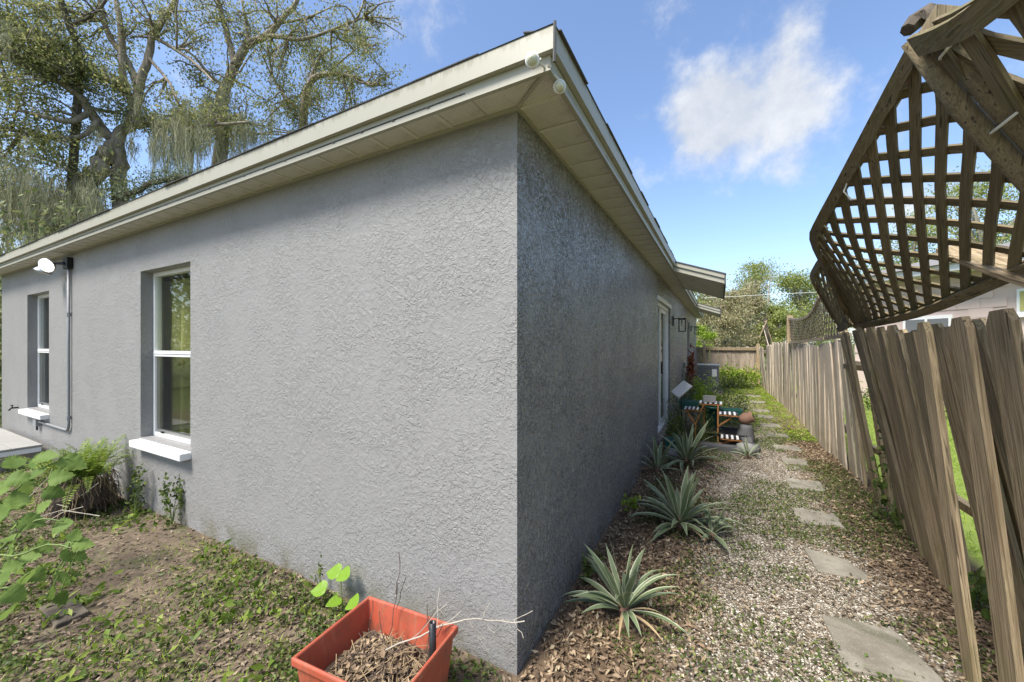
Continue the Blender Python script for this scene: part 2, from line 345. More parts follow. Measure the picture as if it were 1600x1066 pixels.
def m_concrete():
    t = NT('concrete'); n = t.noise(4, 6, .65); n2 = t.noise(14, 5, .7); n3 = t.noise(2.2, 4, .6, .6); n4 = t.noise(120, 3)
    c = t.mix(t.rng(n, .3, .7), (.17,.15,.115), (.29,.265,.215)); c = t.mix(t.rng(n2, .5, .72, 0, .6), c, (.13,.115,.085))
    c = t.mix(t.rng(n3, .54, .66, 0, .65), c, (.085,.085,.05)); c = t.mix(t.rng(n4, .55, .7, 0, .4), c, (.36,.34,.29))
    t.col(c).rough(.92); t.bump(t.math('ADD', n2, t.math('MULTIPLY', n4, .5)), .5, .006); MATS['concrete'] = t.m
m_concrete()
def m_red():
    t = NT('red_plastic'); x, y, z = t.xyz(); n = t.noise(7, 5, .6); f = t.noise(1, 5, .7, .3, t.map((30, 30, 4)))
    c = t.mix(n, (.34,.062,.032), (.46,.105,.055)); c = t.mix(t.math('MULTIPLY', t.rng(f, .5, .72), .5), c, (.42,.20,.12))
    d = t.math('MULTIPLY', t.rng(t.noise(18, 5, .7), .48, .66), t.rng(z, .05, .33, .9, .35)); t.col(t.mix(d, c, (.14,.075,.045))).rough(t.rng(n, .3, .7, .4, .65)); t.bump(t.noise(60, 3), .12, .003); MATS['red_plastic'] = t.m
m_red()
def m_emit():
    t = NT('lamp_on'); t.b.inputs['Emission Color'].default_value = (1, .97, .88, 1); t.b.inputs['Emission Strength'].default_value = 1.3; MATS['lamp_on'] = t.m
m_emit()
M = MATS

# ------------------------------------------------------------------ ground
def ground():
    xs = np.unique(np.concatenate([[-400,-200,-100,-60,-40,-25,-15,-12], np.arange(-10, 3, .12), [3,4,5,7,10,15,25,40,80,160,400]]))
    ys = np.unique(np.concatenate([[-400,-150,-60,-25,-12,-7,-4], np.arange(-3, 6, .12), np.arange(6, 16, .5), [16,18,22,30,45,80,160,400]]))
    X, Y = np.meshgrid(xs, ys, indexing='ij')
    near = ((X > -10) & (X < 3) & (Y > -3) & (Y < 12)).astype(float)
    Z = (fbm(X, Y, 1.6, 3)-.5)*.05*near + (fbm(X, Y, .02, 9)-.5)*.6*(1-near)*(np.hypot(X, Y) > 60)
    nx, ny = len(xs), len(ys); V = np.stack([X, Y, Z], -1).reshape(-1, 3)
    i, j = np.meshgrid(np.arange(nx-1), np.arange(ny-1), indexing='ij'); a = (i*ny+j).ravel()
    o = bpy.data.objects.new('ground', fast_mesh('ground', V, np.stack([a, a+ny, a+ny+1, a+1], 1), M['ground'], True)); COL.objects.link(o)
    o['kind'] = 'structure'
ground()
def gz(x, y): return float((fbm(np.array([x]), np.array([y]), 1.6, 3)[0]-.5)*.05)
def gza(x, y): return (fbm(x, y, 1.6, 3)-.5)*.05

# ------------------------------------------------------------------ the house
HX0, HY1, ZT = -8.47, 14.7, 2.44
W_OPEN = [(-3.75, -2.85, .60, 2.065), (-7.19, -6.30, .60, 2.065)]
D_OPEN = [(4.30, 5.85, .10, 2.05), (10.0, 10.85, .05, 2.03)]
house = thing('house', 'grey stucco house with low roof and pale boxed eaves on the corner', 'house', (-4, 5, 0))
def wall_with_holes(axis, a0, a1, holes, depth):
    m = MB(); us = sorted({a0, a1, *[h[0] for h in holes], *[h[1] for h in holes]}); zs = sorted({-.15, ZT, *[h[2] for h in holes], *[h[3] for h in holes]})
    P = (lambda u, z, d: (u, d, z)) if axis == 'x' else (lambda u, z, d: (-d, u, z))
    def q(*p): m.quad(*p) if axis == 'x' else m.quad(*p)
    for i in range(len(us)-1):
        for k in range(len(zs)-1):
            uc, zc = (us[i]+us[i+1])/2, (zs[k]+zs[k+1])/2
            if any(h[0] < uc < h[1] and h[2] < zc < h[3] for h in holes): continue
            q(P(us[i],zs[k],0), P(us[i+1],zs[k],0), P(us[i+1],zs[k+1],0), P(us[i],zs[k+1],0))
    for h in holes:
        for (u, z, u2, z2) in ((h[0],h[2],h[0],h[3]),(h[1],h[3],h[1],h[2]),(h[0],h[3],h[1],h[3]),(h[1],h[2],h[0],h[2])):
            q(P(u,z,0), P(u2,z2,0), P(u2,z2,depth), P(u,z,depth))
    return m
wall_with_holes('x', HX0, 0, W_OPEN, .16).build('wall', M['stucco'], house)
wall_with_holes('y', 0, HY1, D_OPEN, .16).build('wall', M['stucco_gloss'], house)
m = MB(); m.quad((HX0,0,-.15),(HX0,0,ZT),(HX0,HY1,ZT),(HX0,HY1,-.15)); m.quad((HX0,HY1,-.15),(HX0,HY1,ZT),(0,HY1,ZT),(0,HY1,-.15)); m.build('wall', M['stucco'], house)
# dark rooms behind the openings
for (a, b, c, d) in W_OPEN: 
    r = MB(); r.box(a-(1.0 if a > -5 else .4), b+.4, .17, 1.6, c-.3, d+.2); r.f = [f for i, f in enumerate(r.f) if i != 2]; r.m = r.m[1:]; r.build('room_lining', M['interior'], house)
for (a, b, c, d) in D_OPEN:
    r = MB(); r.box(-1.6, -.17, a-.4, b+.4, c-.05, d+.2); r.f = [f for i, f in enumerate(r.f) if i != 3]; r.m = r.m[1:]; r.build('room_lining', M['interior'], house)
OX, OY = .225, .175     # eave overhang past the two walls
# fascia boards: lower board and the wider drip board above
def board_run(z0, z1, off, th, name):
    y = -(OY+off); x = OX+off
    for (s0, s1) in ((HX0-.25, -4.62), (-4.617, x)):
        MB().box(s0, s1, y, y+th, z0, z1).build(name, M['fascia'], house)
    for (s0, s1) in ((y+th+.001, 4.08), (4.083, 9.7), (9.703, HY1+.2)):
        MB().box(x-th, x, s0, s1, z0, z1).build(name, M['fascia'], house)
board_run(2.408, 2.468, 0, .018, 'fascia_board'); board_run(2.462, 2.545, .024, .022, 'drip_board')
m = MB(); m.tube([(OX+.026,-OY-.026,2.41),(OX+.028,-OY-.028,2.46),(OX+.03,-OY-.03,2.548)], .006, 6); m.build('corner_cap', M['stone_dark'], house)
# soffit panels, one by one
sp = MB(); sp.box(0, .200, 0, OY-.002, 0, .008); sp.box(0, .02, 0, OY-.002, -.005, -.0005); spm = sp.mesh('soffit_panel', M['soffit'])
x = HX0-.2
while x < -.203: put('soffit_panel', spm, house, Matrix.Translation((x, -OY+.0, 2.432))); x += .203
sq = MB(); sq.box(0, OX-.002, 0, .200, 0, .008); sq.box(0, OX-.002, 0, .02, -.005, -.0005); sqm = sq.mesh('soffit_panel', M['soffit'])
y = .003
while y < HY1: put('soffit_panel', sqm, house, Matrix.Translation((.002, y, 2.432))); y += .203
m = MB(); m.add([(x,-.001,2.432),(0,-.001,2.432),(OX,-OY,2.432),(x,-OY,2.432)], [(0,1,2,3)]); m.build('soffit_panel', M['soffit'], house)
m = MB(); m.add([(0.001,0,2.4315),(OX,-OY,2.4315),(OX,.003,2.4315),(.001,.003,2.4315)], [(0,1,2,3)]); m.build('soffit_panel', M['soffit'], house)
MB().tube([(0,0,2.428),(OX,-OY,2.424)], .008, 6).build('soffit_joint', M['fascia'], house)
MB().box(HX0, .012, -.012, .0-.001, 2.415, 2.431).build('soffit_trim', M['fascia'], house); MB().box(.001, .012, .0, HY1, 2.415, 2.431).build('soffit_trim', M['fascia'], house)
# hip roof
e = .028; X0, X1, Y0, Y1 = HX0-.3, OX+e, -OY-e, HY1+.25; zr = 2.5468; sl = .33; hw = (X1-X0)/2; xc = (X0+X1)/2
m = MB(); m.add([(X0,Y0,zr),(X1,Y0,zr),(X1,Y1,zr),(X0,Y1,zr),(xc,Y0+hw,zr+hw*sl),(xc,Y1-hw,zr+hw*sl)], [(0,1,4),(1,2,5,4),(2,3,5),(3,0,4,5),(3,2,1,0)])
roof = m.build('roof', M['shingle'], house)
sh = MB(); sh.box(0, .328, .0, .16, 0, .004); shm = sh.mesh('shingle', M['shingle'])
def shingles(p0, d, n, rz):
    for i in range(n):
        p = Vector(p0) + Vector(d)*(i*.333)
        put('shingle', shm, roof, Matrix.Translation(p + Vector((0,0,random.uniform(.0005,.002)))) @ Matrix.Rotation(rz, 4, 'Z') @ Matrix.Rotation(math.atan(sl)+random.uniform(-.015,.01), 4, 'X') @ Matrix.Translation((0, random.uniform(-.012,.006), 0)))
shingles((X0+.05, Y0, zr), (1,0,0), 26, 0); shingles((X1, Y0+.04, zr), (0,1,0), 44, rad(90))
# the two little lean-to canopies over the side doors
def canopy(y0, y1, x1, label):
    z0 = 2.535; zs = -.36; xs = OX-.02; zt = lambda x: z0 + (x-xs)*zs
    c = MB(); c.add([(xs,y0,zt(xs)+.012),(x1,y0,zt(x1)+.012),(x1,y1,zt(x1)+.012),(xs,y1,zt(xs)+.012),(xs,y0,zt(xs)),(x1,y0,zt(x1)),(x1,y1,zt(x1)),(xs,y1,zt(xs))],
        [(0,1,2,3),(7,6,5,4),(0,4,5,1),(1,5,6,2),(2,6,7,3),(3,7,4,0)]); cn = c.build('canopy', M['shingle'], house)
    def slab(ya, yb, za, zb, name, mat):
        s = MB(); s.add([(xs,ya,zt(xs)+za),(x1-.02,ya,zt(x1-.02)+za),(x1-.02,yb,zt(x1-.02)+za),(xs,yb,zt(xs)+za),(xs,ya,zt(xs)+zb),(x1-.02,ya,zt(x1-.02)+zb),(x1-.02,yb,zt(x1-.02)+zb),(xs,yb,zt(xs)+zb)],
            [(0,3,2,1),(4,5,6,7),(0,1,5,4),(1,2,6,5),(2,3,7,6),(3,0,4,7)]); s.build(name, mat, cn)
    slab(y0+.012, y0+.03, -.055, -.002, 'drip_board', M['fascia']); slab(y0+.031, y0+.05, -.12, -.04, 'fascia_board', M['fascia'])
    slab(y1-.05, y1-.03, -.12, -.002, 'fascia_board', M['fascia']); slab(y0+.052, y1-.052, -.112, -.10, 'soffit', M['soffit'])
    MB().box(x1-.019, x1-.002, y0+.01, y1-.01, zt(x1)-.13, zt(x1)-.002).build('end_board', M['stone_dark'], cn)
canopy(4.09, 6.05, .84, ''); canopy(9.75, 11.3, .80, '')
# windows
def window(a, b, c, d):
    w = MB(); y0, y1 = .085, .135; f = .035; zm = (c+d)/2+.01
    w.box(a, a+f, y0, y1, c, d); w.box(b-f, b, y0, y1, c, d); w.box(a+f, b-f, y0, y1, d-f, d); w.box(a+f, b-f, y0, y1, c, c+f)
    fr = w.build('window', M['frame_white'], house, bevel=.003)
    s = MB(); s.box(a+f+.001, b-f-.001, y0-.006, y1-.02, zm-.028, zm+.022); s.box(a+f+.001, b-f-.001, y0-.012, y0-.007, zm-.004, zm+.002); s.build('meeting_rail', M['frame_white'], fr, bevel=.002)
    s = MB(); g = .022; s.box(a+f+.001, a+f+g, y0+.008, y1-.01, c+f, zm-.03); s.box(b-f-g, b-f-.001, y0+.008, y1-.01, c+f, zm-.03); s.box(a+f+g, b-f-g, y0+.008, y1-.01, c+f+.001, c+f+g); s.build('sash', M['aluminium'], fr)
    MB().box(a+f, b-f, y0+.02, y0+.026, zm, d-f).build('pane', M['glass'], fr); MB().box(a+f+.002, b-f-.002, y0+.028, y0+.033, c+f, zm).build('pane', M['screen_glass'], fr)
    s = MB(); n = 8
    s.box(a-.01, b+.012, -.075, .083, c-.070, c-.012)
    sill = s.build('sill', M['white_paint'], fr, bevel=.008); sill['label'] = 'thick white painted masonry sill'
    for q in (a+f+.12, b-f-.15): MB().box(q, q+.05, y0-.002, y0+.006, c+f+.004, c+f+.016).build('latch', M['dark_metal'], fr)
for o in W_OPEN: window(*o)
def curtain(x0, x1, z0, z1, y, label, amp=.028, fr=52):
    m = MB(); n = 160
    for i in range(n+1):
        u = i/n; xx = x0+(x1-x0)*u
        for k, zz in enumerate((z1, (z0+z1)/2, z0)):
            m.v.append((xx + .01*math.sin(k*2+u*9), y + amp*math.sin(u*fr + .7*math.sin(u*11) + k*.25)*(1+.3*k), zz))
    for i in range(n):
        for k in range(2): m.f.append((i*3+k, i*3+k+1, i*3+k+4, i*3+k+3)); m.m.append(0)
    o = m.build('curtain', M['curtain'], None, True); return tag(o, label, 'curtain')
curtain(-4.20, -2.70, .50, 2.02, .235, 'olive yellow curtain hanging behind the window nearest the corner')
curtain(-6.75, -6.25, .55, 2.05, .30, 'dim curtain behind the far window beside the conduit pipe')
# sliding door and far side door
def door(a, b, c, d, slide):
    f = .05; w = MB(); x0, x1 = -.12, -.03
    w.box(x0, x1, a, a+f, c, d); w.box(x0, x1, b-f, b, c, d); w.box(x0, x1, a+f, b-f, d-f, d); w.box(x0, x1, a+f, b-f, c, c+.03)
    fr = w.build('sliding_door' if slide else 'door', M['frame_white'] if slide else M['jamb_grey'], house, bevel=.003)
    MB().box(-.028, .018, a-.05, b+.05, d+.002, d+.06).build('lintel_trim', M['frame_white'] if slide else M['jamb_grey'], fr)
    if slide:
        mid = (a+b)/2
        for (p, q, xo) in ((a+f, mid+.04, -.09), (mid-.04, b-f, -.06)):
            s = MB(); s.box(xo-.02, xo, p, p+.05, c+.03, d-f); s.box(xo-.02, xo, q-.05, q, c+.03, d-f); s.box(xo-.02, xo, p+.05, q-.05, c+.03, c+.11); s.box(xo-.02, xo, p+.05, q-.05, d-f-.06, d-f)
            s.build('door_panel', M['frame_white'], fr); MB().box(xo-.013, xo-.008, p+.05, q-.05, c+.11, d-f-.06).build('pane', M['glass'], fr)
        MB().box(-.058, -.03, mid+.0, mid+.03, .95, 1.15).build('handle', M['dark_metal'], fr)
    else:
        MB().box(-.10, -.07, a+f, b-f, c+.03, d-f).build('door_panel', M['jamb_grey'], fr); MB().tube([(-.068,a+.12,1.0),(-.02,a+.12,1.0)], .02, 8).build('handle', M['aluminium'], fr)
    MB().box(-.03, .05, a-.05, b+.05, c-.06, c-.004).build('threshold', M['concrete'], fr)
door(*D_OPEN[0], True); door(*D_OPEN[1], False)
c2 = MB(); n = 70
for i in range(n+1):
    u = i/n; yy = 4.32+1.5*u
    for zz in (2.0, .12): c2.v.append((-.24+.03*math.sin(u*60), yy, zz))
for i in range(n): c2.f.append((i*2, i*2+1, i*2+3, i*2+2)); c2.m.append(0)
tag(c2.build('curtain', M['curtain'], None, True), 'long curtain behind the glass of the sliding side door', 'curtain')

# ------------------------------------------------------------------ things on the house walls
t = thing('conduit_pipe', 'thin grey conduit running down the front wall and round to a box', 'pipe', (-5.52, -.03, .48))
pts = [(-5.52,-.022,2.25),(-5.52,-.022,1.4),(-5.52,-.022,.56),(-5.525,-.022,.51),(-5.55,-.022,.485),(-5.60,-.022,.478),(-6.58,-.022,.478)]
MB().tube(pts, .013, 8).build('pipe', M['grey_paint'], t, True)
for z in (1.75, .62): MB().tube([(-5.52,-.022,z-.02),(-5.52,-.022,z+.02)], .019, 8).build('clamp', M['grey_paint'], t)
MB().box(-6.70, -6.58, -.05, -.001, .42, .53).build('junction_box', M['grey_paint'], t, bevel=.004); MB().tube([(-6.62,-.03,.42),(-6.62,-.03,.37)], .010, 6).build('stub', M['dark_metal'], t)
t = thing('hose_bib', 'small dark water tap sticking out beside the far sill', 'tap', (-7.6, -.05, .56))
MB().tube([(-7.6,0,.57),(-7.6,-.06,.57),(-7.6,-.085,.54)], .010, 8).build('spout', M['dark_metal'], t); MB().tube([(-7.6,-.05,.57),(-7.6,-.055,.60)], .006, 6).build('stem', M['dark_metal'], t)
MB().box(-7.63, -7.57, -.066, -.045, .60, .61).build('handle', M['dark_metal'], t, bevel=.004)
t = thing('floodlight', 'lit twin head floodlight under the eave above the conduit', 'light', (-5.6, -.05, 2.3))
MB().box(-5.60, -5.46, -.05, -.001, 2.25, 2.37).build('base', M['dark_metal'], t, bevel=.006)
def head(c, d, r, on, parent):
    Mx = Vector(d).to_track_quat('Z', 'Y').to_matrix().to_4x4()
    h = MB(); h.lathe([(.02,-.06),(r*.6,-.05),(r,-.012),(r*1.02,0),(r*.93,.002)], c, 20, 0, Mx); hh = h.build('lamp_head', M['aluminium'], parent, True)
    MB().lathe([(r*.92,.001),(r*.7,.012),(r*.3,.018),(.001,.02)], c, 20, 0, Mx).build('lens', M['lamp_on'] if on else M['lens'], hh, True)
    return hh
head((-5.62,-.16,2.27), (.55,-.72,-.35), .075, True, t); h2 = head((-5.80,-.15,2.22), (-.3,-.25,-.92), .07, False, t)
MB().tube([(-5.53,-.05,2.30),(-5.57,-.10,2.30),(-5.62,-.12,2.29)], .012, 6).build('arm', M['dark_metal'], t); MB().tube([(-5.53,-.05,2.31),(-5.68,-.10,2.31),(-5.79,-.13,2.30)], .012, 6).build('arm', M['dark_metal'], t)
t = thing('eave_spotlight', 'pair of small round unlit bulbs at the eave corner', 'light', (.2, -.2, 2.4))
def bulb(c, d, r):
    Mx = Vector(d).to_track_quat('Z', 'Y').to_matrix().to_4x4()
    b = MB(); b.lathe([(.008,-.03),(r*.8,-.018),(r,-.002),(r*1.0,.004),(r*.82,.007)], c, 20, 0, Mx); bb = b.build('bulb', M['frame_white'], t, True)
    MB().lathe([(r*.82,.006),(r*.7,.016),(r*.4,.024),(.001,.027)], c, 20, 0, Mx).build('lens', M['lens'], bb, True)
bulb((.178,-.225,2.425), (.25,-.95,-.2), .026); bulb((.232,-.10,2.388), (.45,-.8,-.4), .024)
MB().tube([(.2,-.2,2.44),(.19,-.205,2.43),(.232,-.11,2.41)], .004, 6).build('wire', M['string'], t)
def lantern(y, z, label):
    t = thing('wall_lantern', label, 'lantern', (0, y, z), 'black lanterns on the side wall')
    MB().box(.001, .022, y-.055, y+.055, z-.09, z+.09).build('back_plate', M['dark_metal'], t, bevel=.004)
    MB().tube([(.02,y,z+.04),(.10,y,z+.05),(.16,y,z+.03)], .009, 6).build('arm', M['dark_metal'], t)
    f = MB(); x0, x1, ya, yb, za, zb = .10, .22, y-.06, y+.06, z-.19, z+.02; w = .012
    for xx in (x0, x1-w):
        for yy in (ya, yb-w): f.box(xx, xx+w, yy, yy+w, za, zb)
    for zz in (za-w, zb): f.box(x0, x1, ya, yb, zz, zz+w) if zz == zb else (f.box(x0, x1, ya, ya+w, zz, zz+w), f.box(x0, x1, yb-w, yb, zz, zz+w), f.box(x0, x0+w, ya+w, yb-w, zz, zz+w), f.box(x1-w, x1, ya+w, yb-w, zz, zz+w))
    f.box(x0-.015, x1+.015, ya-.015, yb+.015, zb+w+.001, zb+w+.014); c = f.build('cage', M['dark_metal'], t)
    MB().box(x0+.004, x0+.006, ya+w, yb-w, za, zb).build('pane', M['glass'], c)
    MB().lathe([(.012,0),(.026,-.03),(.03,-.06),(.02,-.09),(.001,-.1)], (.16,y,zb-.01), 10).build('bulb', M['lens'], t, True)
lantern(6.3, 1.86, 'black cage lantern just past the sliding door'); lantern(11.5, 1.92, 'black cage lantern farthest along the side wall')
t = tag(MB().box(.001, .035, 8.72, 8.80, .86, .98).build('outlet_box', M['jamb_grey'], None, bevel=.004), 'small grey outlet box low on the side wall', 'outlet')
# concrete step at the far left of the front wall
t = thing('entry_step', 'low grey step platform against the wall at far left', 'step', (-7.2, -.6, 0))
for i in range(5): MB().box(-8.2, -6.24, -.28-.225*i, -.06-.225*i, .225, .25).build('plank', M['wood_step'], t, bevel=.004)
MB().box(-8.15, -6.262, -1.14, -.08, -.02, .17).build('base', M['concrete'], t); MB().box(-6.262, -6.245, -1.16, -.07, .17, .222).build('edge_trim', M['frame_white'], t); MB().box(-8.15, -6.264, -1.13, -.09, .171, .222).build('joist', M['wood_step'], t)

# ------------------------------------------------------------------ fences
plank_meshes = []
def make_plank(w, hgt, seed, ear=True):
    r = random.Random(seed); m = MB(); n = 7; th = .017; prof = []
    bx, bt = r.uniform(-.010,.010), r.uniform(-.012,.012)
    for i in range(n+1):
        z = hgt*i/n; hw = w/2*(1+.02*r.uniform(-1,1)); cx = bx*math.sin(z*2); cy = bt*math.sin(z*1.7+seed)
        if i == n and ear: hw *= .62
        prof.append((z if i < n else hgt, hw, cx, cy))
    if ear: prof.insert(n, (hgt-.045, w/2, prof[n][2], prof[n][3]))
    for z, hw, cx, cy in prof: m.v += [(cx-hw, cy-th/2, z), (cx+hw, cy-th/2, z), (cx+hw, cy+th/2, z), (cx-hw, cy+th/2, z)]
    k = len(prof)
    for i in range(k-1):
        for q in range(4): m.f.append((i*4+q, i*4+(q+1) % 4, i*4+4+(q+1) % 4, i*4+4+q)); m.m.append(0)
    m.f += [(3,2,1,0), (k*4-4,k*4-3,k*4-2,k*4-1)]; m.m += [0,0]
    return m
def frame(base, top, along):
    z = (Vector(top)-Vector(base)).normalized(); x = Vector(along); x = (x - z*x.dot(z)).normalized(); y = z.cross(x)
    Mx = Matrix((x, y, z)).transposed().to_4x4(); Mx.translation = Vector(base); return Mx
PL = [make_plank(.138, 1.56, s).mesh('plank', M['plank']) for s in range(6)]
PP = [make_plank(.138, 1.50, s+20, s % 2 == 0).mesh('plank', M['plank_pale']) for s in range(6)]
fence = thing('wooden_fence', 'sagging brown plank fence with boards leaning into the path', 'fence', (1.9, 1.5, 0))
near = [ # base x, y, top x, y, top z, twist
 (2.06,3.72,1.94,3.78,1.52,0), (2.05,3.56,1.90,3.62,1.52,0), (2.04,3.42,1.86,3.48,1.51,.1), (2.03,3.27,1.83,3.33,1.50,0), (2.03,3.13,1.80,3.19,1.50,0), (2.021,2.99,1.77,3.05,1.50,.05),
 (2.004,2.52,1.731,2.58,1.565,0), (1.995,2.38,1.72,2.44,1.555,.12), (1.985,2.25,1.709,2.31,1.548,.05), (1.965,2.12,1.70,2.18,1.535,-.05), (1.951,1.98,1.687,2.04,1.525,.1), (1.945,1.85,1.69,1.91,1.52,.1),
 (1.939,1.72,1.697,1.78,1.51,.1), (1.923,1.60,1.709,1.66,1.505,.1), (2.05,1.40,1.80,1.44,1.515,.2), (2.06,1.25,1.79,1.30,1.53,.25), (2.08,1.09,1.80,1.14,1.535,.2),
 (1.70,.84,1.555,.91,1.50,.0), (1.745,.70,1.62,.77,1.51,.05), (1.80,.56,1.68,.63,1.527,.05), (2.02,.93,1.77,.98,1.53,.2), (2.05,.77,1.78,.82,1.54,.15), (2.06,.61,1.80,.66,1.55,.1), (2.08,.45,1.80,.50,1.575,.1), (2.08,.29,1.82,.34,1.58,0), (2.08,.12,1.84,.18,1.56,0), (2.08,-.05,1.84,.01,1.55,0), (2.08,-.22,1.84,-.15,1.55,0)]
near += [(bx+.09, by+.07, tx+.10, ty+.06, tz-.03, tw+.1) for (bx, by, tx, ty, tz, tw) in near if 1.0 < by < 2.6]
for i, (bx, by, tx, ty, tz, tw) in enumerate(near):
    if not (bx < 1.85 and by < 1): bx += random.uniform(-.02,.02); tx += random.uniform(-.03,.02); ty += random.uniform(-.05,.05); tz += random.uniform(-.03,.03); tw += random.uniform(-.25,.25)
    o = put('plank', PL[i % 6], fence, frame((bx, by, -.03), (tx, ty, tz), (math.sin(tw), -math.cos(tw), 0)) @ Matrix.Diagonal(((.62 if by > .8 else .78 if by > .65 else .95) if bx < 1.85 and by < 1 else random.uniform(.42,.66), 1.4, (tz+.03)/1.535, 1)))
put('plank', make_plank(.12, .95, 77, False).mesh('plank', M['plank']), fence, frame((1.86,1.50,.55), (1.715,1.54,1.50), (0,-1,0))).__setitem__('label', 'short broken board ending above the ground')
for (p0, p1) in (((1.90,3.6,1.2),(1.93,-.3,1.22)), ((2.10,3.6,.4),(2.14,-.3,.36))):
    MB().tube([p0, tuple((a+b)/2+.02 for a, b in zip(p0, p1)), p1], .035, 4).build('rail', M['plank'], fence)
for (x, y) in ((2.1,3.0),(2.12,.9)): MB().tube([(x,y,-.1),(x-.12,y,.9),(x-.2,y,1.55)], .05, 8).build('post', M['plank'], fence)
# the straighter grey run farther along
fence2 = thing('wooden_fence', 'weathered pale grey upright plank fence along the far half of the path', 'fence', (2.08, 9, 0))
y = 3.78; i = 0
while y < 14.75:
    s = 1.0 + .035*math.sin(y*.8) - max(0, y-6)*.008 + random.uniform(-.015,.015); ln = .10*max(0, 5.2-y)/1.4 + (.12 if 12.3 < y < 14.2 else 0)
    xb = 2.07+.03*math.sin(y*.9)+random.uniform(-.012,.012)
    put('plank', PP[i % 6], fence2, frame((xb, y, -.03), (xb-.03-ln+random.uniform(-.012,.012), y+random.uniform(-.02,.02), 1.5), (random.uniform(-.04,.04), -1, 0)) @ Matrix.Scale(s, 4, (0,0,1)))
    y += random.uniform(.143, .156); i += 1
for z in (.35, 1.15): MB().box(2.11, 2.15, 3.8, 14.7, z, z+.085).build('rail', M['plank_pale'], fence2)
for y in (5.2, 7.6, 10.0, 12.4): MB().box(2.15, 2.24, y, y+.09, -.1, 1.5).build('post', M['plank_pale'], fence2)
MB().box(1.98, 2.08, 8.12, 8.22, 1.45, 2.02).build('post', M['plank'], fence2)
# back fence across the end
PB = [make_plank(.138, 1.50, s+40, s % 2 == 0).mesh('plank', M['plank_mid']) for s in range(4)]
fence3 = thing('wooden_fence', 'brown plank fence closing off the far end of the path', 'fence', (1.0, 14.8, 0))
x = -.05; i = 0
while x < 2.05:
    put('plank', PB[i % 4], fence3, frame((x, 14.82, -.03), (x+random.uniform(-.01,.01), 14.82, 1.5), (1, 0, 0)) @ Matrix.Scale(.92+random.uniform(-.02,.02), 4, (0,0,1))); x += .142; i += 1
for z in (.42, 1.22): MB().box(0.0, 2.05, 14.74, 14.79, z, z+.09).build('rail', M['plank'], fence3)
MB().box(.22, .32, 14.64, 14.74, -.1, 1.42).build('post', M['plank'], fence3); MB().box(1.92, 2.02, 14.62, 14.72, -.1, 1.45).build('post', M['plank'], fence3)
# broken gate-post stump with slanting boards
t = thing('leaning_post', 'broken post with slanting boards above the far fence corner', 'post', (2.05, 12.9, 0))
MB().tube([(2.12,12.9,1.0),(2.08,12.85,1.7),(2.0,12.8,2.25)], [.07,.07,.05], 7).build('post', M['bark_dark'], t)
put('board', PP[1], t, frame((2.06,12.2,1.30), (1.93,12.5,2.0), (0,-1,0)) @ Matrix.Scale(.5, 4, (0,0,1))); put('board', PL[2], t, frame((1.80,12.3,1.62), (2.02,12.5,2.1), (0,-1,0)) @ Matrix.Scale(.4, 4, (0,0,1))); put('board', PL[3], t, frame((2.25,12.6,1.25), (2.0,12.6,2.1), (0,-1,0)) @ Matrix.Scale(.6, 4, (0,0,1)))

# ------------------------------------------------------------------ lattice panels, each slat a piece
def crv(P, u):
    P = [Vector(p) for p in P]; n = len(P)-1; s = min(max(u, 0), 1)*n; i = min(int(s), n-1); f = s-i
    a, b, c, d = P[max(i-1,0)], P[i], P[i+1], P[min(i+2,n)]
    return .5*((2*b)+(c-a)*f+(2*a-5*b+4*c-d)*f*f+(3*b-a-3*c+d)*f**3)
def ribbon(pts, nrm, w, th):
    m = MB(); n = len(pts)
    for i, p in enumerate(pts):
        d = (pts[min(i+1,n-1)]-pts[max(i-1,0)]).normalized(); N = nrm[i]; s = d.cross(N).normalized()
        for a, b in ((-1,-1),(1,-1),(1,1),(-1,1)): m.v.append(tuple(p + s*a*w/2 + N*b*th/2))
    for i in range(n-1):
        for q in range(4): m.f.append((i*4+q, i*4+(q+1) % 4, i*4+4+(q+1) % 4, i*4+4+q)); m.m.append(0)
    m.f += [(3,2,1,0), (n*4-4,n*4-3,n*4-2,n*4-1)]; m.m += [0,0]; return m
def ribbon_obj(name, pts, nrm, w, th, mat, parent):
    # own axes: z runs along the piece, so the grain follows it
    a, b = pts[0], pts[-1]; z = (b-a).normalized(); y = (nrm[len(nrm)//2] - z*nrm[len(nrm)//2].dot(z)).normalized(); x = y.cross(z)
    Mx = Matrix((x, y, z)).transposed().to_4x4(); Mx.translation = a; Mi = Mx.inverted()
    m = ribbon(pts, nrm, w, th); m.v = [tuple(Mi @ Vector(v)) for v in m.v]
    return put(name, m.mesh(name, mat), parent, Mx)
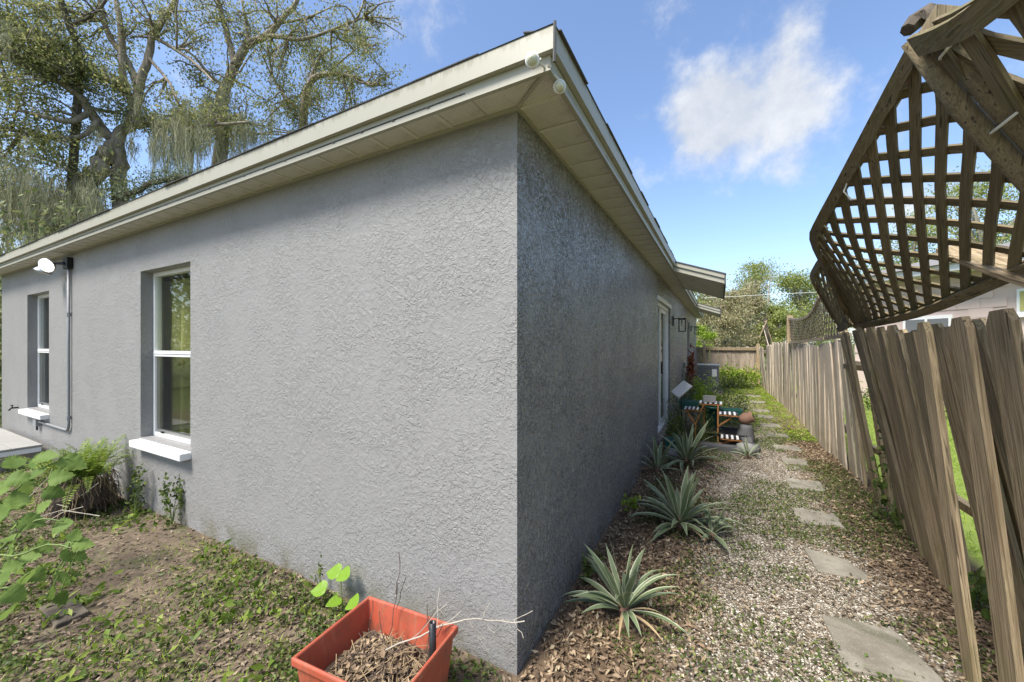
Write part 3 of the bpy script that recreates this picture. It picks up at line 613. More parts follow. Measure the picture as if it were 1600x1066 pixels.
def lattice(T, B, nslat, run, label, mat, w=.04, th=.008, rail=.05, ends=True, u0s=0):
    loc = crv(B, .5); t = thing('lattice_screen', label, 'lattice', loc, 'lattice panels on top of the fence')
    S = lambda u, v: crv(B, u).lerp(crv(T, u), v)
    def nrm(u, v):
        e = .01; du = S(min(u+e,1), v)-S(max(u-e,0), v); dv = S(u, min(v+e,1))-S(u, max(v-e,0)); n = du.cross(dv); return n.normalized() if n.length > 1e-9 else Vector((-1,0,.5)).normalized()
    for fam in (1, -1):
        k0 = -run if fam == 1 else 0
        us = [(-run if fam == 1 else 0) + (1+run)*(i+.5)/(nslat) for i in range(nslat)]
        for ub in us:      # at v=0 u=ub ; at v=1 u=ub+fam*run
            v0, v1 = 0, 1
            f = lambda v: ub + fam*run*v
            vs = [v for v in np.linspace(0, 1, 41) if -.0001 <= f(v) <= 1.0001]
            if len(vs) < 3: continue
            vs = np.linspace(vs[0], vs[-1], 9)
            N = [nrm(min(max(f(v),0),1), v) for v in vs]; P = [S(min(max(f(v),0),1), v) + n*(fam*(th/2+.0015)) for v, n in zip(vs, N)]
            ribbon_obj('slat', P, N, w*random.uniform(.92,1.06), th, mat, t)
    us = np.linspace(0, 1, 17)
    for v, s in ((0, 1), (1, 1)):
        for off in (-1, 1):
            N = [nrm(u, v) for u in us]; ribbon_obj('rail', [S(u, v)+n*off*(th+.011) for u, n in zip(us, N)], N, rail, .016, mat, t)
    return t, S
lt, S1 = lattice([(1.31,.15,2.345),(1.285,.46,2.252),(1.26,.77,2.158),(1.235,1.08,2.065),(1.275,1.42,2.045),(1.40,1.82,1.955),(1.55,2.2,1.80),(1.66,2.5,1.67)],
        [(1.76,.35,1.72),(1.755,.68,1.70),(1.745,1.0,1.655),(1.74,1.35,1.615),(1.74,1.7,1.595),(1.745,2.05,1.585),(1.76,2.4,1.58),(1.79,2.8,1.58)], 21, .40,
        'big mossy diamond lattice tilting over the path above the leaning boards', M['lattice'], .034, .009, .046)
lattice([(1.30,.13,2.33),(1.345,-.1,2.24),(1.40,-.5,2.22),(1.45,-1.1,2.2)], [(1.78,.30,1.70),(1.80,-.2,1.68),(1.82,-.7,1.66),(1.83,-1.3,1.66)], 9, .38,
        'nearest lattice panel running out of the top right corner', M['lattice'], .055, .011, .065)
lattice([(1.47,2.15,2.085),(1.49,2.55,2.07),(1.53,2.95,2.02),(1.66,3.25,1.86),(1.80,3.5,1.66)], [(1.73,2.75,1.60),(1.76,2.95,1.59),(1.79,3.15,1.585),(1.82,3.35,1.58),(1.85,3.6,1.58)], 12, .5,
        'smaller curling lattice panel hanging just behind the big tilted one', M['lattice'], .04, .008, .045)
lattice([(1.95,5.0,2.06),(1.99,5.9,1.88),(2.0,6.9,1.86),(2.02,8.1,1.95)], [(2.0,5.0,1.50),(2.02,6,1.49),(2.03,7,1.47),(2.04,8.1,1.47)], 25, .2, 'long sagging fine lattice strip on the pale grey fence', M['lattice_pale'], .027, .006, .04)
lattice([(1.86,3.75,2.14),(1.90,4.3,2.10),(1.95,4.95,2.05)], [(1.95,3.75,1.52),(1.97,4.3,1.51),(2.0,4.95,1.50)], 11, .45, 'short upright fine lattice between the curling panel and the long strip', M['lattice_pale'], .028, .007, .04)
# the twin poles that hold the tilted panel, with ties
t = thing('lattice_pole', 'pair of round weathered poles lashed along the lattice edge', 'pole', (1.8, .4, 1.6))
MB().tube([(1.285,.165,2.36),(1.42,.22,2.13),(1.60,.29,1.88),(1.85,.38,1.50),(2.0,.45,1.2)], [.026,.027,.029,.03,.03], 10).build('pole', M['lattice'], t, True)
MB().tube([(1.315,.108,2.36),(1.46,.165,2.13),(1.64,.235,1.88),(1.89,.32,1.50),(2.04,.39,1.2)], [.03,.031,.032,.034,.034], 10).build('pole', M['lattice'], t, True)
MB().box(-.05, .05, -.02, .02, -.04, .04, 0, Matrix.Translation((1.335,.10,2.335)) @ Matrix.Rotation(.5, 4, 'Y')).build('block', M['lattice'], t, bevel=.004)
MB().tube([(1.28,.18,2.40),(1.30,.19,2.425),(1.325,.17,2.43),(1.33,.15,2.40)], [.02,.026,.024,.016], 7).build('knot', M['bark_dark'], t)
for c, d in (((1.50,.18,2.07), .05), ((1.36,.10,2.28), .045)):
    ring = [(c[0]+d*math.cos(a)*.75, c[1]+d*math.sin(a), c[2]+d*.75*math.cos(a)*.9) for a in np.linspace(0, 2*math.pi, 14)]
    MB().tube(ring, .004, 5).build('tie', M['string'], t)
MB().tube([(1.36,-.05,2.29),(1.39,-.09,2.24),(1.44,-.10,2.20),(1.50,-.12,2.22)], .005, 5).build('tie', M['string'], t)
for (p, q) in (((1.262,.74,2.14),(1.28,.76,2.06)),((1.23,1.06,2.08),(1.26,1.07,2.02))): MB().tube([p, ((p[0]+q[0])/2-.02, (p[1]+q[1])/2, (p[2]+q[2])/2), q], .0035, 5).build('tie', M['string'], t)
put('board', PL[4], t, frame((1.80,.52,1.60), (1.73,.80,1.75), (1,0,0)) @ Matrix.Scale(.35, 4, (0,0,1)))

# ------------------------------------------------------------------ stepping stones
stones = [[(1.23,1.08),(1.52,1.12),(1.60,.78),(1.25,.70)],[(1.28,1.86),(1.50,1.80),(1.59,1.58),(1.30,1.56)],[(1.31,2.65),(1.62,2.65),(1.61,2.36),(1.32,2.34)],[(1.37,3.48),(1.67,3.50),(1.67,3.20),(1.37,3.16)],
 [(1.44,4.37),(1.70,4.40),(1.68,4.10),(1.44,4.08)],[(1.42,5.10),(1.73,5.14),(1.74,4.86),(1.43,4.82)],[(1.38,5.92),(1.70,5.97),(1.72,5.68),(1.40,5.62)],[(1.40,6.74),(1.70,6.79),(1.70,6.49),(1.41,6.45)],[(1.40,7.60),(1.70,7.65),(1.70,7.34),(1.41,7.30)],
 [(1.39,8.54),(1.70,8.59),(1.70,8.24),(1.41,8.2)],[(1.42,9.80),(1.74,9.84),(1.74,9.5),(1.42,9.46)],[(1.43,11.1),(1.76,11.14),(1.76,10.8),(1.44,10.76)]]
ords = ['nearest stepping stone at the bottom edge of the photo','second stepping stone from the camera, half buried in leaves','third stepping stone from the camera','fourth stepping stone from the camera','fifth stepping stone from the camera','sixth stepping stone from the camera','seventh stepping stone from the camera','eighth stepping stone from the camera','ninth stepping stone, opposite the wall lantern','third to last stepping stone of the path','second to last stepping stone before the shrubs','last stepping stone, nearest the far fence']
for q, lb in zip(stones, ords):
    m = MB(); z = max(gz(*p) for p in q)+.012; n = 4
    ring = []
    for i in range(4):
        a, b = q[i], q[(i+1) % 4]
        for k in range(5): f = k/5; ring.append((a[0]+(b[0]-a[0])*f+random.uniform(-.004,.004), a[1]+(b[1]-a[1])*f+random.uniform(-.004,.004)))
    N = len(ring); m.v = [(x, y, z+random.uniform(-.001,.001)) for x, y in ring] + [(x, y, z-.05) for x, y in ring]
    m.f = [tuple(reversed(range(N)))] + [(i, (i+1) % N, N+(i+1) % N, N+i) for i in range(N)]; m.m = [0]*len(m.f)
    tag(m.build('stepping_stone', M['concrete'], None, bevel=.006), 'square concrete ' + lb, 'paving stone', 'stepping stones along the path')

# ------------------------------------------------------------------ red planter
PX, PY, PR, PH = -.34, -.445, rad(4.5), .33
pm = Matrix.Translation((PX, PY, 0)) @ Matrix.Rotation(PR, 4, 'Z')
t = thing('planter_box', 'square terracotta red plastic planter full of dead leaves by the corner', 'planter', (PX, PY, 0))
hx, hy = .226, .185; tb = .80; thk = .010
def ringq(hx_, hy_, z): return [pm @ Vector((sx*hx_, sy*hy_, z)) for sx, sy in ((-1,-1),(1,-1),(1,1),(-1,1))]
R = [ringq(hx*tb, hy*tb, .0), ringq(hx-.012, hy-.012, PH-.03), ringq(hx, hy, PH-.03), ringq(hx, hy, PH), ringq(hx-.012, hy-.012, PH), ringq((hx-.02)*.88, (hy-.02)*.88, .15)]
m = MB(); m.v = [tuple(v) for r in R for v in r]
for i in range(5):
    for k in range(4): m.f.append((i*4+k, i*4+(k+1) % 4, i*4+4+(k+1) % 4, i*4+4+k)); m.m.append(0)
m.f.append((0,3,2,1)); m.m.append(0); m.build('pot', M['red_plastic'], t, bevel=.006)
m = MB(); g = 14
for i in range(g+1):
    for k in range(g+1):
        u, v = i/g*2-1, k/g*2-1; m.v.append(tuple(pm @ Vector((u*(hx-.018)*.92, v*(hy-.018)*.92, .205 + .035*math.exp(-(u*u+v*v)*1.3) + random.uniform(-.008,.008)))))
for i in range(g):
    for k in range(g): m.f.append((i*(g+1)+k, (i+1)*(g+1)+k, (i+1)*(g+1)+k+1, i*(g+1)+k+1)); m.m.append(0)
m.build('soil', M['peat'], t, True)
MB().lathe([(.013,.0),(.013,.16),(.009,.16),(.009,.02)], tuple(pm @ Vector((.165,.10,.22))), 12).build('tube', M['black_plastic'], t, True)
def in_pot(n, s=.9): 
    u = rng.uniform(-1, 1, n)*s; v = rng.uniform(-1, 1, n)*s; z = .212 + .04*np.exp(-(u*u+v*v)*1.3) + rng.uniform(0, .02, n)
    P = np.stack([u*(hx-.03)*.92, v*(hy-.03)*.92, z], 1); A = np.array(pm.to_3x3()); return P @ A.T + np.array(pm.translation)
V, F = leaf_arrays(in_pot(420), rng.uniform(.015,.05,420), rng.uniform(.008,.022,420), .75, .5); o = bpy.data.objects.new('dead_leaves', fast_mesh('dead_leaves', V, F, M['litter'])); link(o, t); o['kind'] = 'stuff'
m = MB()
for i in range(260):
    p = Vector(in_pot(1, .95)[0]); a = random.uniform(0, 6.28); L = random.uniform(.04, .14); d = Vector((math.cos(a), math.sin(a), random.uniform(-.1,.15)))
    e = p + d*L; lo = pm.inverted() @ e
    if abs(lo.x) > hx*.82 or abs(lo.y) > hy*.82: continue
    m.tube([p, p+d*L*.5+Vector((0,0,random.uniform(0,.012))), e], random.uniform(.0008,.002), 4, random.choice((0,0,1)), False)
o = m.build('dry_straw', [M['straw'], M['twig_dark']], t); o['kind'] = 'stuff'
m = MB()    # a dry palm fan lying on top
c = pm @ Vector((.06,-.08,.252))
for i in range(16):
    a = -2.6 + i*.11; d = Vector((math.cos(a), math.sin(a), .05)); s = Vector((-d.y, d.x, 0))*.006; L = random.uniform(.08,.12)
    m.add([c, c+d*L*.5+s+Vector((0,0,.006)), c+d*L, c+d*L*.5-s+Vector((0,0,.004))], [(0,1,2,3)])
m.build('palm_fan', M['straw'], t)
# dry twigs reaching out of the planter
t2 = thing('dead_branch', 'dry pale bare branch sticking out of the planter across the corner', 'branch', tuple(pm @ Vector((.1,.05,.25))))
def wob(p0, p1, n, a): 
    p0, p1 = Vector(p0), Vector(p1); return [p0.lerp(p1, i/n) + (Vector((random.uniform(-a,a), random.uniform(-a,a), random.uniform(-a,a))) if 0 < i < n else Vector()) for i in range(n+1)]
main = wob((-.36,-.42,.26), (-.13,-.245,.345), 4, .008) + wob((-.11,-.23,.35), (.10,-.13,.352), 5, .006) 
m = MB(); m.tube(main, [.003]*5+[.0022]*6, 5); 
for p, q in (((-.12,-.23,.35),(-.05,-.17,.25)),((-.10,-.22,.35),(-.02,-.2,.24)),((-.05,-.2,.352),(.0,-.16,.28)),((-.05,-.2,.352),(-.02,-.19,.42)),((.0,-.17,.35),(.03,-.13,.33)),((.06,-.145,.352),(.12,-.10,.38)),((.06,-.145,.352),(.11,-.16,.31)),
             ((-.2,-.29,.32),(-.10,-.27,.41)),((-.2,-.29,.32),(-.24,-.22,.43)),((-.28,-.35,.29),(-.18,-.25,.40))): m.tube(wob(p, q, 4, .006), .0013, 4)
m.build('branch', M['twig_pale'], t2)
m = MB()
for p, q in (((-.42,-.33,.22),(-.40,-.29,.44)),((-.40,-.30,.34),(-.375,-.27,.46)),((-.40,-.30,.40),(-.405,-.28,.56)),((-.50,-.36,.22),(-.50,-.33,.36)),((-.38,-.38,.22),(-.44,-.35,.35)),((-.3,-.36,.22),(-.22,-.27,.38)),((-.25,-.36,.22),(-.16,-.3,.36)),((-.2,-.33,.23),(-.28,-.25,.37))): m.tube(wob(p, q, 4, .008), .0015, 4)
m.build('twig', M['twig_dark'], t2)

# ------------------------------------------------------------------ agaves, every leaf a piece
def agave_leaf(L, W, droop, rise, seed):
    m = MB(); n = 9; r = random.Random(seed); pts = []; ang = rise; p = Vector((0,0,0)); tw = r.uniform(-.15,.15)
    for i in range(n+1):
        pts.append(p.copy()); p = p + Vector((math.cos(ang), tw*.3*i/n, math.sin(ang)))*L/n; ang -= droop/n*(.35+1.3*i/n)
    for i, q in enumerate(pts):
        u = i/n; w = W*(.55+1.1*u-.35*u*u if u < .45 else 1.0*(1-((u-.45)/.55)**1.7)*.975+.0)*.5; w = max(w, .0012)
        ch = .22*w
        for s, zz in ((-1,ch*1.3),(-.76,ch*.6),(0,-ch*.4),(.76,ch*.6),(1,ch*1.3)): m.v.append((q.x, q.y+s*w, q.z+zz))
    for i in range(n):
        for k in range(4): m.f.append((i*5+k, (i+1)*5+k, (i+1)*5+k+1, i*5+k+1)); m.m.append(1 if k in (0,3) else 0)
    return m.mesh('leaf', [M['agave_green'], M['agave_cream']], True)
AG = [[agave_leaf(.36, .052, .25+.1*j, rad(78), j) for j in range(3)], [agave_leaf(.36, .050, .75+.15*j, rad(52), 10+j) for j in range(3)], [agave_leaf(.36, .046, .9+.2*j, rad(26), 20+j) for j in range(3)]]
AGD = [agave_leaf(.32, .04, 1.2+.3*j, rad(20), 40+j) for j in range(2)]
for me in AGD: me.materials.clear(); me.materials.append(M['straw']); me.materials.append(M['twig_pale'])
def agave(x, y, s, counts, label, wd=1.0, seed=0):
    r = random.Random(seed); z = gz(x, y); t = thing('agave_plant', label, 'plant', (x, y, z), 'striped agaves along the side wall')
    a = r.uniform(0, 6.28)
    for tier, n in enumerate(counts):
        for i in range(n):
            a += 2.39996 + r.uniform(-.2,.2); k = s*r.uniform(.82,1.12)
            put('leaf', AG[tier][r.randrange(3)], t, Matrix.Translation((x+.02*math.cos(a), y+.02*math.sin(a), z+.03+.02*(2-tier))) @ Matrix.Rotation(a, 4, 'Z') @ Matrix.Rotation(r.uniform(-.2,.2), 4, 'Y') @ Matrix.Rotation(r.uniform(-.35,.35), 4, 'X') @ Matrix.Diagonal((k, k*wd*r.uniform(.85,1.1), k*r.uniform(.85,1.1), 1)))
    for i in range(5 if s > .8 else 2):
        a = r.uniform(0, 6.28); k = s*r.uniform(.6,.95); put('dead_leaf', AGD[i % 2], t, Matrix.Translation((x+.02*math.cos(a), y+.02*math.sin(a), z+.03)) @ Matrix.Rotation(a, 4, 'Z') @ Matrix.Rotation(r.uniform(-.1,.2), 4, 'Y') @ Matrix.Diagonal((k, k*.6, k*.8, 1)))
    MB().lathe([(.03*s,0),(.035*s,.05*s),(.02*s,.10*s)], (x,y,z-.01), 10).build('stem', M['terracotta'], t, True)
agave(.32,.60, .86, (7,11,14), 'front agave with grey green cream edged leaves near the corner', .85, 1)
agave(.50,1.76, 1.10, (11,15,20), 'largest agave with dense striped leaves, second from the corner', .88, 2)
agave(.43,3.50, 1.25, (9,12,12), 'third agave from the corner in front of the plant stand', .8, 3)
agave(.16,3.05, .95, (5,7,3), 'dim agave pressed against the side wall', .9, 4)
agave(.72,1.70, .62, (2,5,6), 'little agave offset growing under the largest one', 1.0, 5)
agave(1.08,4.18, .55, (3,5,4), 'tiny agave beside the light rock at the bed corner', 1.0, 6)

# ------------------------------------------------------------------ garden bed by the sliding door
t = thing('plant_stand', 'orange wooden folding plant stand with black and white striped shelves', 'plant stand', (.74, 4.96, 0))
def shelf(x0, x1, y0, y1, z, n, tilt=0):
    sh_ = MB().box(x0, x1, y0-.012, y1+.012, z-.022, z-.002).build('shelf', M['stand_wood'], t)
    w = (x1-x0)/n
    for i in range(n): MB().box(x0+i*w+.002, x0+(i+1)*w-.002, y0-.02, y1+.02, z, z+.012).build('slat', M['stripe_white'] if i % 2 == 0 else M['black_plastic'], sh_)
def bar(p, q, r=.013): MB().tube([p, q], r, 4).build('leg', M['stand_wood'], t)
shelf(.30,.52,4.86,5.06,.46,8); shelf(.50,.80,4.92,5.12,.555,9); shelf(.76,1.00,4.84,5.04,.425,8); shelf(.78,1.03,4.62,4.80,.13,8)
bar((.745,4.88,0),(.745,4.88,.55)); bar((.745,5.08,0),(.745,5.08,.55)); bar((.32,4.9,.45),(.45,4.9,.24)); bar((.45,4.9,.24),(.56,4.9,.54)); bar((.45,4.9,.0),(.45,4.9,.25)); bar((.745,4.87,.24),(.96,4.87,.42)); bar((.745,4.7,.02),(1.0,4.7,.12)); bar((.56,5.1,0),(.56,5.1,.54))
def trough(name, x0, x1, y0, y1, z0, z1, mat, label, cat='planter'):
    t = thing(name, label, cat, ((x0+x1)/2, (y0+y1)/2, z0)); f = .88; cx, cy = (x0+x1)/2, (y0+y1)/2
    R = [[(cx+(x-cx)*k, cy+(y-cy)*k, z) for x, y in ((x0,y0),(x1,y0),(x1,y1),(x0,y1))] for k, z in ((f,z0),(.97,z1-.02),(1.02,z1-.02),(1.02,z1),(.93,z1),(.86,z1-.05))]
    m = MB(); m.v = [p for r in R for p in r]
    for i in range(5):
        for k in range(4): m.f.append((i*4+k, i*4+(k+1) % 4, i*4+4+(k+1) % 4, i*4+4+k)); m.m.append(0)
    m.f.append((0,3,2,1)); m.m.append(0); m.build('pot', mat, t, bevel=.003)
    MB().quad(*[(p[0], p[1], z1-.045) for p in R[5]]).build('soil', M['peat'], t); return t
trough('planter_box', .20,.56,5.15,5.35,.40,.54, M['green_plastic'], 'dark green trough planter left of the stand under the white board')
trough('planter_box', .78,1.06,5.1,5.3,.32,.46, M['green_plastic'], 'dark green trough planter right of the stand post')
trough('planter_box', .12,.34,4.0,4.22,.0,.16, M['green_plastic'], 'low green planter on the ground by the door sill')
trough('planter_box', .50,1.10,4.86,5.42,.0,.14, M['black_plastic'], 'shallow black tray on the ground below the stand', 'tray')
t = thing('plant_pot', 'tipped brown clay pot at the right end of the stand', 'pot', (1.08, 5.0, .25)); MB().lathe([(.03,-.09),(.06,-.07),(.085,0),(.075,.06),(.085,.07),(.085,.09),(.07,.09),(.06,0)], (1.10,5.02,.36), 16, 0, Matrix.Rotation(1.2, 4, 'Y')).build('pot', M['terracotta'], t, True); MB().lathe([(.001,.05),(.068,.05)], (1.10,5.02,.36), 16, 0, Matrix.Rotation(1.2, 4, 'Y')).build('soil', M['peat'], t); MB().lathe([(.11,0),(.12,.1),(.09,.22),(.085,.27),(.001,.28)], (1.09,5.02,0), 12).build('base_stone', M['stone_dark'], t, True)
t = thing('round_pot', 'round dark green pot behind the stand post', 'pot', (.68, 5.3, 0)); MB().lathe([(.09,0),(.12,.15),(.135,.30),(.145,.30),(.145,.33),(.125,.33),(.115,.28),(.001,.28)], (.66,5.42,.12), 18).build('pot', M['green_plastic'], t, True); MB().lathe([(.16,0),(.16,.12),(.001,.12)], (.66,5.42,.0), 12).build('saucer', M['stone_dark'], t)
t = thing('tilted_board', 'white tilted board on a thin stake beside the door', 'board', (.27, 4.8, 0))
Mx = Matrix.Translation((.27,4.72,.77)) @ Matrix.Rotation(rad(-32), 4, 'Y') @ Matrix.Rotation(rad(38), 4, 'X') @ Matrix.Rotation(rad(20), 4, 'Z')
MB().box(-.125,.125,-.10,.10,-.006,.006,0,Mx).build('panel', M['white_paint'], t, bevel=.002); MB().box(-.13,.13,-.105,.105,-.014,-.0075,0,Mx).build('tray', M['aluminium'], t); MB().tube([(.27,4.72,.76),(.27,4.74,0)], .009, 6).build('stake', M['dark_metal'], t)
t = tag(MB().box(.55,.72,4.93,4.96,.572,.67,0).build('ribbed_plaque', M['stone_grey'], None, bevel=.004), 'grey ribbed plaque standing on the top shelf of the stand', 'plaque')
def rock(x, y, z, sx, sy, sz, mat, label, seed):
    m = MB(); n = 10; r = random.Random(seed)
    prof = [(.001,-.5),(.8,-.45),(1,0),(.85,.35),(.5,.48),(.001,.5)]; m.lathe(prof, (0,0,0), n)
    m.v = [(x+v[0]*sx*(1+.25*mnoise.noise(Vector(v)*1.7+Vector((seed,0,0)))), y+v[1]*sy*(1+.25*mnoise.noise(Vector(v)*1.9+Vector((0,seed,0)))), z+v[2]*sz) for v in m.v]
    tag(m.build('rock', mat, None, True), label, 'rock')
rock(1.06,4.36,.07,.12,.09,.16,M['stone_grey'],'pale grey rock at the front right of the bed',1); rock(1.17,4.52,.05,.07,.09,.13,M['stone_dark'],'dark round rock at the outer bed corner',2); rock(.24,3.62,.06,.09,.08,.18,M['stone_grey'],'grey stone block standing by the wall below the sill',3)
tag(MB().box(.55,1.0,4.33,4.45,-.02,.09).build('edging_slab', M['stone_dark'], None, bevel=.012), 'dark stone slab edging the front of the bed', 'edging'); tag(MB().box(1.03,1.16,4.62,5.5,-.02,.12).build('edging_slab', M['stone_dark'], None, bevel=.012), 'grey edging stone along the path side of the bed', 'edging')
t = thing('air_conditioner', 'grey outdoor air conditioning unit near the far fence', 'air conditioner', (.5, 11.4, 0))
MB().box(.20,.76,11.0,11.6,.10,.82).build('casing', M['ac_grey'], t, bevel=.01); MB().box(.18,.78,10.98,11.62,.822,.85).build('top_cover', M['aluminium'], t, bevel=.006); MB().box(.58,.70,10.992,10.998,.50,.72).build('sticker', M['stripe_white'], t); MB().box(.15,.85,10.9,11.7,-.02,.099).build('pad', M['concrete'], t)
for i in range(9): MB().box(.22,.55,10.988,10.998,.16+i*.07,.175+i*.07).build('louver', M['stone_dark'], t)

# ------------------------------------------------------------------ plants: generic clumps, ferns, big-leaf shrub
def clump(name, label, cat, c, r, n, L, W, mat, group=None, flat=.2, stems=6, fill=.5):
    t = thing(name, label, cat, c, group); c = np.array(c, float); r = np.array(r, float)
    k = max(5, n//60); cen = rng.normal(0, .5, (k,3)); cen /= np.maximum(1, np.linalg.norm(cen, axis=1, keepdims=True)); cen[:,2] = np.abs(cen[:,2])*.95+.1
    idx = rng.integers(0, k, n); P = cen[idx] + rng.normal(0, .20, (n,3)); P[:,2] = np.abs(P[:,2]); P = c + P*r
    V, F = leaf_arrays(P, L*rng.uniform(.6,1.3,n), W*rng.uniform(.6,1.3,n), flat, .3)
    o = bpy.data.objects.new('foliage', fast_mesh('foliage', V, F, mat)); link(o, t)
    m = MB()
    for i in range(min(stems, k)): m.tube([tuple(c), tuple(c + (cen[i]*r)*np.array([.4,.4,.6])), tuple(c+cen[i]*r)], [.008*r[2]+.002,.005*r[2]+.001,.002], 5)
    m.build('stem', M['stem_green'], t); return t
clump('shrub','bright yellow green bush beside the air conditioner','shrub',(.32,9.2,0),(.40,.5,.62),1500,.07,.028,M['bright_shrub'])
clump('shrub','low green shrub mass in front of the far fence','shrub',(1.25,13.6,0),(.72,.6,.60),2600,.08,.04,M['bright_shrub'])
clump('shrub','dark leafy growth low before the far fence','shrub',(1.15,12.9,0),(.6,.35,.38),1200,.07,.04,M['weed'])
clump('shrub','red brown leaved plant against the far side wall','shrub',(.14,8.6,.35),(.14,.2,.75),340,.16,.035,M['red_shrub'])
clump('shrub','grey green feathery bush behind the plant stand','shrub',(.88,6.3,0),(.42,.55,.62),2300,.05,.016,M['grey_shrub'])
clump('shrub','green bushy herb left of the stand under the board','shrub',(.26,5.6,.1),(.28,.4,.62),1100,.05,.022,M['grey_shrub'])
clump('shrub','light green herb growing through the middle of the stand','shrub',(.56,4.75,.02),(.18,.14,.36),800,.04,.008,M['weed'])
clump('shrub','leafy plant by the sill of the sliding door','shrub',(.18,4.45,.0),(.15,.22,.42),520,.06,.02,M['weed'])
clump('shrub','yellow green plant spilling from behind the round pot','shrub',(.62,5.5,.42),(.22,.2,.25),360,.12,.012,M['bright_shrub'])
clump('weed_plant','leafy green weed rising at the wall below the near window','weed',(-3.02,-.05,0),(.09,.06,.34),200,.035,.022,M['weed'])
clump('weed_plant','small green weed sprig left of the fern at the wall','weed',(-3.55,-.10,0),(.12,.08,.38),150,.04,.022,M['weed'])
clump('weed_plant','low weeds at the foot of the side wall near the front agave','weed',(.08,.9,0),(.07,.15,.13),90,.035,.02,M['weed'])
clump('weed_plant','yellowish weed at the side wall between the agaves','weed',(.10,1.95,0),(.07,.10,.16),70,.05,.024,M['bright_shrub'])
clump('vine','green vine twining through the gap in the leaning fence','vine',(2.0,2.68,.0),(.12,.16,.95),360,.05,.035,M['weed'])
for i, (x, y, s) in enumerate(((2.1,1.0,.25),(2.05,.62,.2),(2.0,1.55,.22))): clump('weed_plant', ['broad weed behind the loose boards','leafy weed at the foot of the nearest loose board','weed under the gap beside the broken board'][i], 'weed', (x,y,0), (s*.6,s*.6,s), 70, .07, .05, M['weed'])
for i, (x, y, s, lb) in enumerate(((4.2,9.5,.8,'rounded shrub on the lawn behind the fence gap'),(5.0,6.2,.5,'low shrub on the neighbouring lawn seen between boards'))): clump('shrub', lb, 'shrub', (x,y,0), (s,s,s), 900, .09, .05, M['weed'])
# fern in a hanging-basket root ball
FX, FY = -3.98, -.30
t = thing('fern_pot', 'unruly fern with a brown root mass beside the front wall', 'fern', (FX, FY, 0))
m = MB(); m.lathe([(.08,.0),(.14,.04),(.18,.10),(.185,.16),(.16,.22),(.11,.26),(.001,.28)], (FX,FY,0), 22); m.v = [(v[0]+random.uniform(-.03,.03), v[1]+random.uniform(-.03,.03), v[2]+random.uniform(-.02,.02)) for v in m.v]; m.build('root_ball', M['peat'], t)
m = MB()
for i in range(420):
    a = random.uniform(0, 6.28); z0 = random.uniform(.12,.36); r0 = random.uniform(.14,.2); p = Vector((FX+r0*math.cos(a), FY+r0*math.sin(a), z0)); q = p + Vector((math.cos(a)*random.uniform(.0,.08), math.sin(a)*random.uniform(.0,.08), -random.uniform(.06,.2)))
    m.tube([p, (p+q)/2+Vector((random.uniform(-.02,.02),)*3), q], .002, 3, random.choice((0,1)), False)
o = m.build('dry_roots', [M['straw'], M['twig_dark']], t); o['kind'] = 'stuff'
def frond(L, bend, seed):
    r = random.Random(seed); m = MB(); n = 24; pts = []; ang = rad(82)-bend*.15; p = Vector((0,0,0))
    for i in range(n+1): pts.append(p.copy()); p = p + Vector((math.cos(ang),0,math.sin(ang)))*L/n; ang -= bend/n*(.3+1.4*i/n)
    m.tube(pts, [.003*(1-.8*i/n) for i in range(n+1)], 4)
    for i in range(3, n):
        u = i/n; w = .055*math.sin(math.pi*min(1, u*.9+.12))**.7+.006; d = (pts[i+1]-pts[i]).normalized()
        for s in (-1,1):
            S = (Vector((0,s,0))+d*.35+Vector((0,0,r.uniform(-.2,.1)))).normalized(); a = pts[i]; b = a+S*w
            m.add([a-d*.006, a+S*w*.5-d*.009, b, a+S*w*.5+d*.009], [(0,1,2,3)])
    return m.mesh('frond', M['fern'])
FR = [frond(.50+.06*k, .5+.35*k, k) for k in range(5)]
for i in range(95):
    a = random.uniform(0, 6.28); put('frond', FR[random.randrange(5)], t, Matrix.Translation((FX+random.uniform(-.12,.12), FY+random.uniform(-.1,.1), .26)) @ Matrix.Rotation(a, 4, 'Z') @ Matrix.Rotation(random.uniform(-.1,1.0)*random.random()**.6, 4, 'Y') @ Matrix.Scale(random.uniform(.45,.85), 4))
